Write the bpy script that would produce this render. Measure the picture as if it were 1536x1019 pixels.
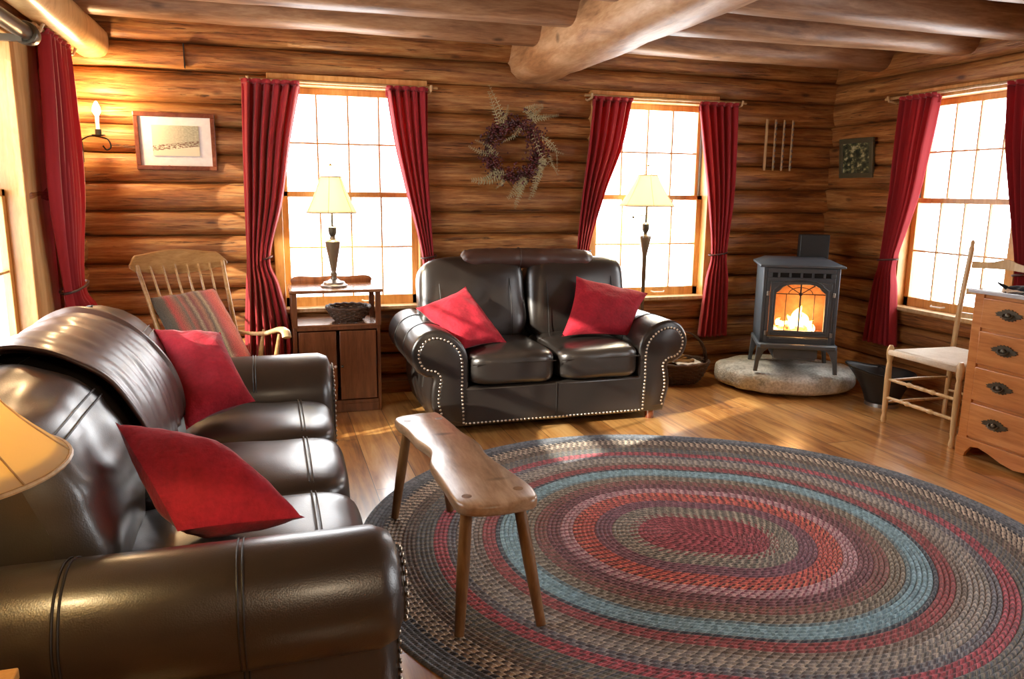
import bpy, bmesh, math, random
from mathutils import Vector, Matrix, noise
from mathutils.geometry import tessellate_polygon
PI = math.pi
random.seed(7)
S = bpy.context.scene
for o in list(bpy.data.objects):
    bpy.data.objects.remove(o)
COL = S.collection

# ------------------------------------------------------------------ camera
cam_d = bpy.data.cameras.new('camera')
cam = bpy.data.objects.new('camera', cam_d)
COL.objects.link(cam)
cam_d.sensor_fit = 'HORIZONTAL'
cam_d.sensor_width = 36.0
cam_d.lens = 1154.6 / 1536 * 36
cam_d.clip_start = 0.05
RX, RY, RZ = Vector((.9543, -.2989, .0107)).normalized(), Vector((-.046, -.182, -.982)).normalized(), Vector((.295, .937, -.188)).normalized()
RX = (RX - RX.dot(RZ) * RZ).normalized()
UP = RX.cross(RZ).normalized()
cam.matrix_world = Matrix(((RX.x, UP.x, -RZ.x, 0), (RX.y, UP.y, -RZ.y, 0), (RX.z, UP.z, -RZ.z, 1.5), (0, 0, 0, 1)))
S.camera = cam

# ------------------------------------------------------------------ world, sun, exposure
S.view_settings.view_transform = 'Standard'
S.view_settings.look = 'None'
S.view_settings.gamma = 1
S.view_settings.use_curve_mapping = False
S.view_settings.exposure = 0.32
S.cycles.use_denoising = True
S.cycles.max_bounces = 8
S.cycles.diffuse_bounces = 5
S.cycles.glossy_bounces = 4
S.cycles.transmission_bounces = 6
S.cycles.transparent_max_bounces = 12
S.cycles.sample_clamp_indirect = 6
S.cycles.caustics_reflective = False
S.cycles.caustics_refractive = False
W = bpy.data.worlds.new('daylight')
S.world = W
W.use_nodes = True
wb = W.node_tree.nodes['Background']
wb.inputs[0].default_value = (.95, .975, 1.0, 1)
wb.inputs[1].default_value = 9.0


def light(name, kind, loc, energy, color=(1, 1, 1), rot=None, **kw):
    d = bpy.data.lights.new(name, kind)
    d.energy = energy
    d.color = color
    for k, v in kw.items():
        setattr(d, k, v)
    o = bpy.data.objects.new(name, d)
    COL.objects.link(o)
    o.location = loc
    if rot is not None:
        o.rotation_euler = rot
    return o


def aim(o, d):
    o.rotation_euler = Vector(d).to_track_quat('-Z', 'Y').to_euler()


sun = light('sun', 'SUN', (-6, 0, 5), 9.0, (1, .90, .74), angle=math.radians(.7))
aim(sun, (.86, .36, -.40))


def portal(name, loc, sx, sy, d):
    o = light(name, 'AREA', loc, 1.0, shape='RECTANGLE', size=sx, size_y=sy)
    o.rotation_euler = Vector(d).to_track_quat('-Z', 'Y').to_euler()
    o.data.cycles.is_portal = True
    return o


# ------------------------------------------------------------------ helpers
def thing(name, label, cat, loc=(0, 0, 0), rz=0, group=None, kind=None):
    o = bpy.data.objects.new(name, None)
    COL.objects.link(o)
    o.empty_display_size = .1
    o.location = loc
    o.rotation_euler = (0, 0, rz)
    return tag(o, label, cat, group, kind)


def tag(o, label, cat=None, group=None, kind=None):
    if label: o['label'] = label
    if cat: o['category'] = cat
    if group: o['group'] = group
    if kind: o['kind'] = kind
    return o


class MB:
    """mesh builder; m is a transform applied to what is added"""

    def __init__(s, m=None):
        s.v, s.f, s.uv = [], [], {}
        s.m = m or Matrix.Identity(4)

    def add(s, vs, fs, uvs=None):
        n = len(s.v)
        s.v += [s.m @ Vector(p) for p in vs]
        k = len(s.f)
        s.f += [[i + n for i in f] for f in fs]
        if uvs:
            for i, u in enumerate(uvs): s.uv[k + i] = u
        return s

    def box(s, c, d, rot=None):
        x, y, z = d[0] / 2, d[1] / 2, d[2] / 2
        M = Matrix.Translation(c)
        if rot: M = M @ (rot if isinstance(rot, Matrix) else Matrix.Rotation(rot, 4, 'Z'))
        vs = [M @ Vector(p) for p in ((-x, -y, -z), (x, -y, -z), (x, y, -z), (-x, y, -z), (-x, -y, z), (x, -y, z), (x, y, z), (-x, y, z))]
        return s.add(vs, [(0, 3, 2, 1), (4, 5, 6, 7), (0, 1, 5, 4), (1, 2, 6, 5), (2, 3, 7, 6), (3, 0, 4, 7)])

    def bb(s, x0, x1, y0, y1, z0, z1):
        return s.box(((x0 + x1) / 2, (y0 + y1) / 2, (z0 + z1) / 2), (abs(x1 - x0), abs(y1 - y0), abs(z1 - z0)))

    def tube(s, pts, r, n=10, closed=False, cap=True, sq=1.0):
        pts = [Vector(p) for p in pts]
        L = len(pts)
        rs = r if isinstance(r, (list, tuple)) else [r] * L
        vs, fs, uvs = [], [], []
        up = None
        dist = [0]
        for i in range(1, L): dist.append(dist[-1] + (pts[i] - pts[i - 1]).length)
        for i, p in enumerate(pts):
            a = pts[(i - 1) % L] if (closed or i > 0) else p
            b = pts[(i + 1) % L] if (closed or i < L - 1) else p
            t = (b - a)
            t = t.normalized() if t.length > 1e-9 else Vector((0, 0, 1))
            if up is None:
                up = Vector((0, 0, 1)) if abs(t.z) < .9 else Vector((1, 0, 0))
            up = (up - up.dot(t) * t)
            up = up.normalized() if up.length > 1e-6 else t.orthogonal().normalized()
            sd = t.cross(up)
            for k in range(n):
                th = 2 * PI * k / n
                vs.append(p + rs[i] * (math.cos(th) * sd + sq * math.sin(th) * up))
        R = L if closed else L - 1
        for i in range(R):
            j = (i + 1) % L
            for k in range(n):
                q = (k + 1) % n
                fs.append((i * n + k, i * n + q, j * n + q, j * n + k))
                d1 = dist[j] if j > i else dist[i] + .05
                uvs.append([(dist[i], k / n), (dist[i], (k + 1) / n), (d1, (k + 1) / n), (d1, k / n)])
        if cap and not closed:
            fs.append(tuple(range(n))[::-1]);
            uvs.append([(0, 0)] * n)
            fs.append(tuple((L - 1) * n + k for k in range(n)));
            uvs.append([(0, 0)] * n)
        return s.add(vs, fs, uvs)

    def lathe(s, prof, c=(0, 0, 0), n=24, m=None, cap=True):
        """prof = [(r, z)]"""
        M = Matrix.Translation(c) @ (m or Matrix.Identity(4))
        vs, fs = [], []
        for r, z in prof:
            for k in range(n):
                vs.append(M @ Vector((r * math.cos(2 * PI * k / n), r * math.sin(2 * PI * k / n), z)))
        for i in range(len(prof) - 1):
            for k in range(n):
                q = (k + 1) % n
                fs.append((i * n + k, i * n + q, (i + 1) * n + q, (i + 1) * n + k))
        if cap:
            if prof[0][0] > 1e-4: fs.append(tuple(range(n))[::-1])
            if prof[-1][0] > 1e-4: fs.append(tuple((len(prof) - 1) * n + k for k in range(n)))
        return s.add(vs, fs)

    def cyl(s, a, b, r0, r1=None, n=14):
        return s.tube([a, b], [r0, r0 if r1 is None else r1], n)

    def grid(s, fn, nu, nv, cu=False, cv=False, uvf=None):
        vs, fs, uvs = [], [], []
        for i in range(nu):
            for j in range(nv):
                vs.append(fn(i / (nu if cu else nu - 1), j / (nv if cv else nv - 1)))
        for i in range(nu if cu else nu - 1):
            for j in range(nv if cv else nv - 1):
                a, b = (i + 1) % nu, (j + 1) % nv
                fs.append((i * nv + j, a * nv + j, a * nv + b, i * nv + b))
                u0, u1, v0, v1 = i / (nu - 1), (i + 1) / (nu - 1), j / (nv - 1), (j + 1) / (nv - 1)
                uvs.append([(u0, v0), (u1, v0), (u1, v1), (u0, v1)])
        return s.add(vs, fs, uvs)

    def prism(s, outline, d0, d1, axis='Y', bevel=0):
        """outline [(a,b)], extruded along axis from d0 to d1 (axis Y: (a,d,b); X: (d,a,b); Z: (a,b,d))"""
        def P(a, b, d):
            return (a, d, b) if axis == 'Y' else (d, a, b) if axis == 'X' else (a, b, d)
        n = len(outline)
        layers = []
        if bevel:
            cx = sum(p[0] for p in outline) / n
            cy = sum(p[1] for p in outline) / n
            ins = inset(outline, bevel)
            in2 = inset(outline, bevel * .3)
            sg = 1 if d1 > d0 else -1
            layers = [(ins, d0), (in2, d0 + sg * bevel * .3), (outline, d0 + sg * bevel), (outline, d1 - sg * bevel), (in2, d1 - sg * bevel * .3), (ins, d1)]
        else:
            layers = [(outline, d0), (outline, d1)]
        vs, fs = [], []
        for ol, d in layers: vs += [P(a, b, d) for a, b in ol]
        for L in range(len(layers) - 1):
            for k in range(n):
                q = (k + 1) % n
                fs.append((L * n + k, L * n + q, (L + 1) * n + q, (L + 1) * n + k))
        for li in (0, len(layers) - 1):
            tri = tessellate_polygon([[Vector((a, b, 0)) for a, b in layers[li][0]]])
            fs += [tuple(li * n + k for k in t_) for t_ in tri]
        return s.add(vs, fs)

    def ball(s, c, r, n=8, sc=(1, 1, 1)):
        prof = [(math.sin(PI * i / n) * r, -math.cos(PI * i / n) * r) for i in range(n + 1)]
        return s.lathe(prof, c, n + 2, Matrix.Diagonal((*sc, 1)), cap=False)

    def rbox(s, c, d, k=5.0, n=14, bulge=(0, 0, 0), kz=None, rot=None, fn=None):
        """soft box: super-ellipsoid with a little crown on each face"""
        M = Matrix.Translation(c)
        if rot is not None: M = M @ rot
        vs, fs, idx = [], [], {}

        def vert(p):
            key = tuple(round(x, 5) for x in p)
            if key in idx: return idx[key]
            q = Vector(p)
            l = (abs(q.x) ** k + abs(q.y) ** k + abs(q.z) ** k) ** (1 / k)
            q = q / l
            e = Vector((q.x * (1 + bulge[0] * (1 - q.y ** 2) * (1 - q.z ** 2)), q.y * (1 + bulge[1] * (1 - q.x ** 2) * (1 - q.z ** 2)),
                        q.z * (1 + bulge[2] * (1 - q.x ** 2) * (1 - q.y ** 2))))
            e = Vector((e.x * d[0] / 2, e.y * d[1] / 2, e.z * d[2] / 2))
            if fn: e = fn(e)
            idx[key] = len(vs)
            vs.append(M @ e)
            return idx[key]
        t = [math.tan((2 * i / n - 1) * PI / 4) for i in range(n + 1)]
        for ax in range(3):
            for sg in (-1, 1):
                for i in range(n):
                    for j in range(n):
                        q = []
                        for (a, b) in ((i, j), (i + 1, j), (i + 1, j + 1), (i, j + 1)):
                            p = [0, 0, 0]
                            p[ax] = sg
                            p[(ax + 1) % 3] = t[a]
                            p[(ax + 2) % 3] = t[b]
                            q.append(vert(p))
                        fs.append(q if sg > 0 else q[::-1])
        return s.add(vs, fs)

    def build(s, name, mat, parent=None, smooth=True, bevel=0, sub=0, ang=40, attr=None):
        me = bpy.data.meshes.new(name)
        me.from_pydata([tuple(v) for v in s.v], [], s.f)
        uvl = me.uv_layers.new(name='UVMap')
        for p in me.polygons:
            u = s.uv.get(p.index)
            if u:
                for li, c in zip(p.loop_indices, u): uvl.data[li].uv = c
            p.use_smooth = smooth
        bm = bmesh.new()
        bm.from_mesh(me)
        bmesh.ops.recalc_face_normals(bm, faces=bm.faces)
        bm.to_mesh(me)
        bm.free()
        if smooth:
            me.set_sharp_from_angle(angle=math.radians(ang))
        me.materials.append(mat)
        o = bpy.data.objects.new(name, me)
        COL.objects.link(o)
        if parent: o.parent = parent
        if bevel:
            b = o.modifiers.new('bevel', 'BEVEL')
            b.width = bevel
            b.segments = 2
            b.limit_method = 'ANGLE'
            b.angle_limit = math.radians(50)
        if sub:
            b = o.modifiers.new('sub', 'SUBSURF')
            b.levels = sub
            b.render_levels = sub
        return o


def inset(ol, d):
    n = len(ol)
    area = sum(ol[i][0] * ol[(i + 1) % n][1] - ol[(i + 1) % n][0] * ol[i][1] for i in range(n))
    sg = 1 if area > 0 else -1
    out = []
    for i in range(n):
        a, b, c = Vector(ol[i - 1]), Vector(ol[i]), Vector(ol[(i + 1) % n])
        t = (c - a)
        if t.length < 1e-9: t = Vector((1, 0))
        t.normalize()
        out.append((b.x - sg * t.y * d, b.y + sg * t.x * d))
    return out


def spline(pts, n=8, closed=False):
    """Catmull-Rom through points of any dimension"""
    P = [Vector(p) for p in pts]
    out = []
    L = len(P)
    for i in range(L if closed else L - 1):
        if closed:
            a, b, c, d = P[i - 1], P[i], P[(i + 1) % L], P[(i + 2) % L]
        else:
            a, b, c, d = P[max(i - 1, 0)], P[i], P[i + 1], P[min(i + 2, L - 1)]
        for k in range(n):
            t = k / n
            out.append(.5 * ((2 * b) + (c - a) * t + (2 * a - 5 * b + 4 * c - d) * t * t + (3 * b - a - 3 * c + d) * t ** 3))
    if not closed: out.append(P[-1])
    return out


def nz(x, y=0., z=0.):
    return noise.noise(Vector((x, y, z)))


# ------------------------------------------------------------------ materials
class NT:
    def __init__(s, name):
        s.m = bpy.data.materials.new(name)
        s.m.use_nodes = True
        s.t = s.m.node_tree
        s.b = s.t.nodes['Principled BSDF']
        s.out = s.t.nodes['Material Output']

    def n(s, typ, **kw):
        x = s.t.nodes.new(typ)
        for k, v in kw.items():
            if k.startswith('i_'):
                x.inputs[int(k[2:])].default_value = v
            else:
                setattr(x, k, v)
        return x

    def l(s, a, b):
        s.t.links.new(a, b)

    def math(s, op, a, b=None, c=None):
        x = s.n('ShaderNodeMath', operation=op)
        for i, v in enumerate((a, b, c)):
            if v is None: continue
            if isinstance(v, (int, float)):
                x.inputs[i].default_value = v
            else:
                s.l(v, x.inputs[i])
        return x.outputs[0]

    def mixc(s, f, a, b, mode='MIX'):
        x = s.n('ShaderNodeMix', data_type='RGBA', blend_type=mode)
        for i, v in ((0, f), (6, a), (7, b)):
            if isinstance(v, (int, float)):
                x.inputs[i].default_value = v
            elif isinstance(v, tuple):
                x.inputs[i].default_value = (*v, 1) if len(v) == 3 else v
            else:
                s.l(v, x.inputs[i])
        return x.outputs[2]

    def ramp(s, f, stops, interp='LINEAR'):
        x = s.n('ShaderNodeValToRGB')
        x.color_ramp.interpolation = interp
        e = x.color_ramp.elements
        while len(e) < len(stops): e.new(.5)
        for q, (p, c) in zip(e, stops):
            q.position = p
            q.color = (*c, 1)
        if f is not None: s.l(f, x.inputs[0])
        return x.outputs[0]

    def noise(s, vec, scale, detail=4, rough=.6, dist=0.):
        x = s.n('ShaderNodeTexNoise')
        x.inputs['Scale'].default_value = scale
        x.inputs['Detail'].default_value = detail
        x.inputs['Roughness'].default_value = rough
        x.inputs['Distortion'].default_value = dist
        if vec is not None: s.l(vec, x.inputs['Vector'])
        return x.outputs[0]

    def mapping(s, vec, scale=(1, 1, 1), rot=(0, 0, 0), loc=(0, 0, 0)):
        x = s.n('ShaderNodeMapping')
        x.inputs['Scale'].default_value = scale
        x.inputs['Rotation'].default_value = rot
        x.inputs['Location'].default_value = loc
        s.l(vec, x.inputs['Vector'])
        return x.outputs[0]

    def coord(s, k='Object'):
        return s.n('ShaderNodeTexCoord').outputs[k]

    def bump(s, h, strength=.3, dist=.01):
        x = s.n('ShaderNodeBump')
        x.inputs['Strength'].default_value = strength
        x.inputs['Distance'].default_value = dist
        s.l(h, x.inputs['Height'])
        s.l(x.outputs[0], s.b.inputs['Normal'])

    def set(s, **kw):
        for k, v in kw.items():
            k = {'color': 'Base Color', 'rough': 'Roughness', 'metal': 'Metallic', 'spec': 'Specular IOR Level', 'coat': 'Coat Weight', 'coatr': 'Coat Roughness',
                 'sheen': 'Sheen Weight', 'sheenr': 'Sheen Roughness', 'trans': 'Transmission Weight', 'ecol': 'Emission Color', 'estr': 'Emission Strength', 'alpha': 'Alpha', 'ior': 'IOR'}[k]
            if isinstance(v, (int, float)):
                s.b.inputs[k].default_value = v
            elif isinstance(v, tuple):
                s.b.inputs[k].default_value = (*v, 1)
            else:
                s.l(v, s.b.inputs[k])
        return s.m


def plain(name, color, rough=.5, **kw):
    t = NT(name)
    nn = t.noise(t.coord(), 25, 3)
    c = t.mixc(nn, tuple(x * .82 for x in color), tuple(min(1, x * 1.15) for x in color))
    if kw.pop('bump', 0): t.bump(t.noise(t.coord(), 160, 2), .25, .002)
    return t.set(color=c, rough=rough, **kw)


def wood(name, dark, mid, light_, scale=(1.2, 14, 14), coordk='Object', rough=.35, knots=True, coat=.2, bumps=.3, uv=False, cracks=False):
    t = NT(name)
    v = t.coord('UV' if uv else coordk)
    g = t.mapping(v, scale)
    n1 = t.noise(g, 2.2, 7, .65, .6)
    n2 = t.noise(t.mapping(v, tuple(x * 4 for x in scale)), 3, 4, .6)
    n3 = t.noise(t.mapping(v, (.9, 2.2, 2.2)), 1.7, 3, .5)
    f = t.math('ADD', t.math('MULTIPLY', n1, .62), t.math('MULTIPLY', n2, .20))
    f = t.math('ADD', f, t.math('MULTIPLY', n3, .22))
    c = t.ramp(f, [(.34, dark), (.50, mid), (.66, light_)])
    if knots:
        vo = t.n('ShaderNodeTexVoronoi')
        vo.inputs['Scale'].default_value = 1
        t.l(t.mapping(v, (2.1, 5.5, 5.5) if not uv else (2.4, 6, 1)), vo.inputs['Vector'])
        k = t.ramp(vo.outputs['Distance'], [(.05, (1, 1, 1)), (.13, (0, 0, 0))])
        c = t.mixc(t.math('MULTIPLY', k, .8), c, tuple(x * .35 for x in dark))
    h = f
    if cracks:
        nc = t.noise(t.mapping(v, (scale[0] * .8, scale[1] * 1.5, scale[2])), 2.6, 5, .7, 1.2)
        k = t.ramp(nc, [(.355, (1, 1, 1)), (.415, (0, 0, 0))])
        pt = t.ramp(t.noise(t.mapping(v, (1.1, 3, 1)), 1.3, 2, .5), [(.40, (0, 0, 0)), (.60, (1, 1, 1))])
        c = t.mixc(t.math('MULTIPLY', pt, .38), c, dark)
        c = t.mixc(t.math('MULTIPLY', k, .75), c, tuple(x * .5 for x in dark))
        h = t.math('SUBTRACT', f, t.math('MULTIPLY', k, .5))
    t.bump(h, bumps, .01)
    return t.set(color=c, rough=rough, coat=coat, coatr=.25)


M = {}
M['log'] = wood('log_wood', (.075, .02, .005), (.38, .145, .036), (.66, .36, .12), (1.1, 15, 1), uv=True, rough=.5, coat=.05, bumps=.8, cracks=True)
M['beam'] = wood('beam_wood', (.20, .085, .03), (.50, .27, .12), (.72, .48, .27), (1.0, 9, 1), uv=True, rough=.5, coat=.1, bumps=.6)
M['joist'] = wood('joist_wood', (.10, .04, .016), (.30, .15, .07), (.50, .30, .16), (1.0, 9, 1), uv=True, rough=.5, coat=.1, bumps=.6)
M['casing'] = wood('casing_pine', (.42, .19, .05), (.62, .31, .09), (.75, .43, .16), (8, 8, 1.2), rough=.35, knots=False, bumps=.1)
M['post'] = wood('post_pine', (.45, .22, .07), (.70, .42, .16), (.82, .56, .26), (6, 6, .7), rough=.4, knots=False, bumps=.1)
M['cab'] = wood('cabinet_wood', (.07, .022, .008), (.16, .055, .02), (.26, .10, .04), (9, 9, 1), rough=.3, knots=False, bumps=.12)
M['dresser'] = wood('dresser_pine', (.34, .115, .028), (.52, .20, .055), (.66, .30, .10), (6, 1.0, 10), rough=.3, knots=False, bumps=.1)
M['chair'] = wood('maple', (.42, .26, .11), (.60, .42, .20), (.75, .58, .34), (10, 10, 1.5), rough=.3, knots=False, bumps=.08)
M['rocker'] = wood('rocker_oak', (.22, .11, .035), (.38, .21, .075), (.52, .33, .14), (3, 10, 10), rough=.3, knots=False, bumps=.08)
M['benchtop'] = wood('bench_plank', (.16, .085, .04), (.36, .22, .12), (.55, .38, .24), (9, 1.6, 9), rough=.28, knots=True, coat=.35, bumps=.15)
M['benchleg'] = wood('bench_leg', (.10, .04, .014), (.20, .095, .03), (.30, .155, .055), (10, 10, 1.4), rough=.4, knots=False)
M['lightwood'] = wood('light_wood', (.4, .25, .11), (.58, .40, .2), (.72, .54, .32), (10, 10, 2), rough=.4, knots=False, bumps=.1)
M['pole'] = wood('curtain_pole', (.20, .09, .03), (.42, .24, .09), (.6, .4, .18), (3, 12, 12), rough=.4, knots=False)


def leather_mat(name, a, b, rough=.30):
    t = NT(name)
    v = t.coord()
    n1 = t.noise(v, 5, 4)
    c = t.mixc(n1, a, b)
    vo = t.n('ShaderNodeTexVoronoi')
    vo.inputs['Scale'].default_value = 260
    t.l(v, vo.inputs['Vector'])
    h = t.math('ADD', t.math('MULTIPLY', vo.outputs['Distance'], .12), t.math('MULTIPLY', t.noise(v, 7, 2, .45), .8))
    t.bump(h, .22, .01)
    r = t.math('MULTIPLY_ADD', n1, .14, rough - .03)
    return t.set(color=c, rough=r, spec=.75, coat=.35, coatr=.22)


M['leather'] = leather_mat('brown_leather', (.017, .0125, .009), (.036, .026, .018))
M['leather2'] = leather_mat('black_brown_leather', (.011, .0095, .0085), (.025, .020, .017), .28)
M['throw'] = leather_mat('throw_fabric', (.040, .017, .012), (.085, .038, .026), .42)
M['stitch'] = plain('stitching', (.012, .009, .007), .5)


def fabric(name, a, b, scale=60, rough=.85, sheen=.5):
    t = NT(name)
    v = t.coord()
    n1 = t.noise(v, scale, 3)
    n2 = t.noise(v, 6, 4, .6, .4)
    f = t.math('ADD', t.math('MULTIPLY', n1, .35), t.math('MULTIPLY', n2, .65))
    c = t.ramp(f, [(.3, a), (.68, b)])
    t.bump(t.math('ADD', n1, t.math('MULTIPLY', n2, 2)), .35, .008)
    return t.set(color=c, rough=rough, sheen=sheen, sheenr=.4)


M['pillow'] = fabric('crimson_velvet', (.24, .004, .014), (.56, .014, .038), sheen=.12)
M['curtain'] = None
t = NT('red_curtain_cloth')
n1 = t.noise(t.mapping(t.coord(), (30, 30, 2)), 2, 3)
t.set(color=t.mixc(n1, (.30, .010, .018), (.50, .022, .035)), rough=.8, sheen=.3)
tr = t.n('ShaderNodeBsdfTranslucent')
tr.inputs[0].default_value = (.75, .05, .05, 1)
mx = t.n('ShaderNodeMixShader')
mx.inputs[0].default_value = .22
t.l(t.b.outputs[0], mx.inputs[1])
t.l(tr.outputs[0], mx.inputs[2])
t.l(mx.outputs[0], t.out.inputs[0])
M['curtain'] = t.m
M['tie'] = plain('curtain_tie', (.06, .015, .012), .6)

M['iron'] = plain('black_iron', (.015, .014, .013), .5, metal=.6)
M['stove'] = plain('grey_cast_iron', (.075, .095, .115), .38, spec=.5, bump=1)
M['stovedark'] = plain('dark_stove_steel', (.011, .013, .015), .5)
M['white'] = plain('white_paper', (.86, .84, .79), .6)
M['brass'] = plain('brass', (.55, .36, .12), .35, metal=1.0)
M['nail'] = plain('nailhead_metal', (.62, .55, .44), .28, metal=1.0)
M['bronze'] = plain('antique_bronze', (.10, .085, .06), .4, metal=.8)
M['rush'] = fabric('woven_rush', (.62, .55, .42), (.85, .80, .68), 90, .8, .1)
M['wicker'] = fabric('dark_wicker', (.035, .018, .010), (.13, .07, .04), 60, .6, .1)
M['jamb'] = plain('grey_blue_jamb', (.22, .27, .30), .5)
M['blackcloth'] = fabric('black_cloth', (.006, .006, .009), (.02, .02, .025), 60, .9, .2)
M['mahogany'] = wood('mahogany', (.07, .018, .008), (.15, .04, .018), (.24, .075, .035), (6, 6, 6), rough=.22, knots=False, bumps=.05)
M['charcoal'] = plain('charcoal', (.02, .018, .016), .9)
M['candle'] = plain('ivory_candle', (.8, .7, .5), .5)
M['ceramic'] = plain('lamp_marble', (.16, .12, .07), .25, coat=.5)
M['ring'] = plain('pewter', (.30, .28, .25), .35, metal=.7)
M['dressertop'] = plain('painted_shine_top', (.55, .60, .66), .12, coat=.6)  # bluish white shine on the top put into the base colour
M['cabtop'] = wood('cabinet_top', (.12, .045, .02), (.22, .09, .04), (.32, .15, .07), (1.5, 9, 9), rough=.12, knots=False, coat=.8, bumps=.04)
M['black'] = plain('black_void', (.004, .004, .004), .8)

t = NT('window_glass')
tp = t.n('ShaderNodeBsdfTransparent')
gl = t.n('ShaderNodeBsdfGlossy')
gl.inputs['Roughness'].default_value = .02
lw = t.n('ShaderNodeLayerWeight')
lw.inputs[0].default_value = .5
fr = t.math('MULTIPLY_ADD', t.math('POWER', lw.outputs[1], 5.0), .5, .03)
mx = t.n('ShaderNodeMixShader')
t.l(fr, mx.inputs[0]);
t.l(tp.outputs[0], mx.inputs[1]);
t.l(gl.outputs[0], mx.inputs[2]);
t.l(mx.outputs[0], t.out.inputs[0])
M['glass'] = t.m


def emit(name, col, st):
    t = NT(name)
    return t.set(color=(.8, .6, .4), ecol=col, estr=st)


M['bulb'] = emit('bulb_glow', (1, .78, .45), 60)
t = NT('flame')
c = t.ramp(t.n('ShaderNodeSeparateXYZ').outputs[2], [(0, (1, .8, .4)), (1, (1, .4, .1))])
sx = t.n('ShaderNodeSeparateXYZ')
t.l(t.coord('Generated'), sx.inputs[0])
c = t.ramp(sx.outputs[2], [(0, (1, .85, .55)), (.5, (1, .62, .20)), (1, (1, .30, .05))])
t.set(color=(.1, .05, .02), ecol=c, estr=9)
M['flame'] = t.m
t = NT('embers')
c = t.ramp(t.noise(t.coord(), 18, 4), [(.35, (.05, .01, .0)), (.5, (1, .28, .05)), (.65, (1, .75, .35))])
t.set(color=(.1, .05, .03), ecol=c, estr=4)
M['ember'] = t.m
M['firebrick'] = fabric('firebrick', (.25, .11, .05), (.50, .26, .12), 30, .9, 0)


def shade_mat(name, col, tcol):
    t = NT(name)
    d = t.n('ShaderNodeBsdfDiffuse')
    d.inputs[0].default_value = (*col, 1)
    tr = t.n('ShaderNodeBsdfTranslucent')
    tr.inputs[0].default_value = (*tcol, 1)
    mx = t.n('ShaderNodeMixShader')
    mx.inputs[0].default_value = .55
    t.l(d.outputs[0], mx.inputs[1]);
    t.l(tr.outputs[0], mx.inputs[2]);
    t.l(mx.outputs[0], t.out.inputs[0])
    return t.m


M['shade'] = shade_mat('cream_shade_cloth', (.84, .77, .60), (.95, .83, .60))
M['shade2'] = shade_mat('amber_shade_cloth', (.78, .66, .40), (.95, .74, .36))

# stone
t = NT('grey_granite')
v = t.coord()
n1 = t.noise(v, 7, 6, .65)
n2 = t.noise(v, 60, 3, .6)
f = t.math('ADD', t.math('MULTIPLY', n1, .6), t.math('MULTIPLY', n2, .4))
t.bump(f, .8, .03)
M['stone'] = t.set(color=t.ramp(f, [(.32, (.20, .20, .17)), (.5, (.54, .54, .48)), (.66, (.82, .82, .76))]), rough=.8)

# floor
t = NT('wide_plank_floor')
v = t.coord()
sw = t.n('ShaderNodeSeparateXYZ')
t.l(v, sw.inputs[0])
cb = t.n('ShaderNodeCombineXYZ')
t.l(sw.outputs[1], cb.inputs[0])
t.l(sw.outputs[0], cb.inputs[1])
br = t.n('ShaderNodeTexBrick')
br.offset = .37
br.inputs['Scale'].default_value = 1
br.inputs['Brick Width'].default_value = 2.3
br.inputs['Row Height'].default_value = .23
br.inputs['Mortar Size'].default_value = .0022
br.inputs['Mortar Smooth'].default_value = .3
br.inputs['Bias'].default_value = 0
br.inputs['Color1'].default_value = (.0, .0, .0, 1)
br.inputs['Color2'].default_value = (1, 1, 1, 1)
br.inputs['Mortar'].default_value = (.5, .5, .5, 1)
t.l(cb.outputs[0], br.inputs[0])
off = t.n('ShaderNodeVectorMath', operation='MULTIPLY_ADD')
t.l(br.outputs[0], off.inputs[0])
off.inputs[1].default_value = (3, 7, 0)
t.l(v, off.inputs[2])
g = t.mapping(off.outputs[0], (11, .9, 1))
n1 = t.noise(g, 2, 7, .62, .8)
n2 = t.noise(t.mapping(off.outputs[0], (3, 1, 1)), 1.6, 4, .55, .6)
f = t.math('ADD', t.math('MULTIPLY', n1, .5), t.math('MULTIPLY', n2, .35))
f = t.math('ADD', f, t.math('MULTIPLY', t.n('ShaderNodeRGBToBW').outputs[0], 0))
bw = t.n('ShaderNodeRGBToBW')
t.l(br.outputs[0], bw.inputs[0])
f = t.math('ADD', f, t.math('MULTIPLY', bw.outputs[0], .12))
c = t.ramp(f, [(.34, (.17, .055, .014)), (.44, (.42, .18, .045)), (.55, (.66, .35, .11)), (.70, (.80, .53, .23))])
c = t.mixc(br.outputs[1], c, (.03, .012, .005))
t.bump(t.math('SUBTRACT', t.math('MULTIPLY', n1, .25), br.outputs[1]), .25, .004)
M['floor'] = t.set(color=c, rough=.30, coat=1.0, coatr=.15, spec=.8)
M['ceil'] = wood('ceiling_boards', (.12, .045, .016), (.28, .13, .055), (.42, .23, .11), (1, 10, 1), rough=.5)

# ------------------------------------------------------------------ structure
XL, XR, YB, YF = -1.22, 4.70, 5.75, -2.6
ZC = 2.72


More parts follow.
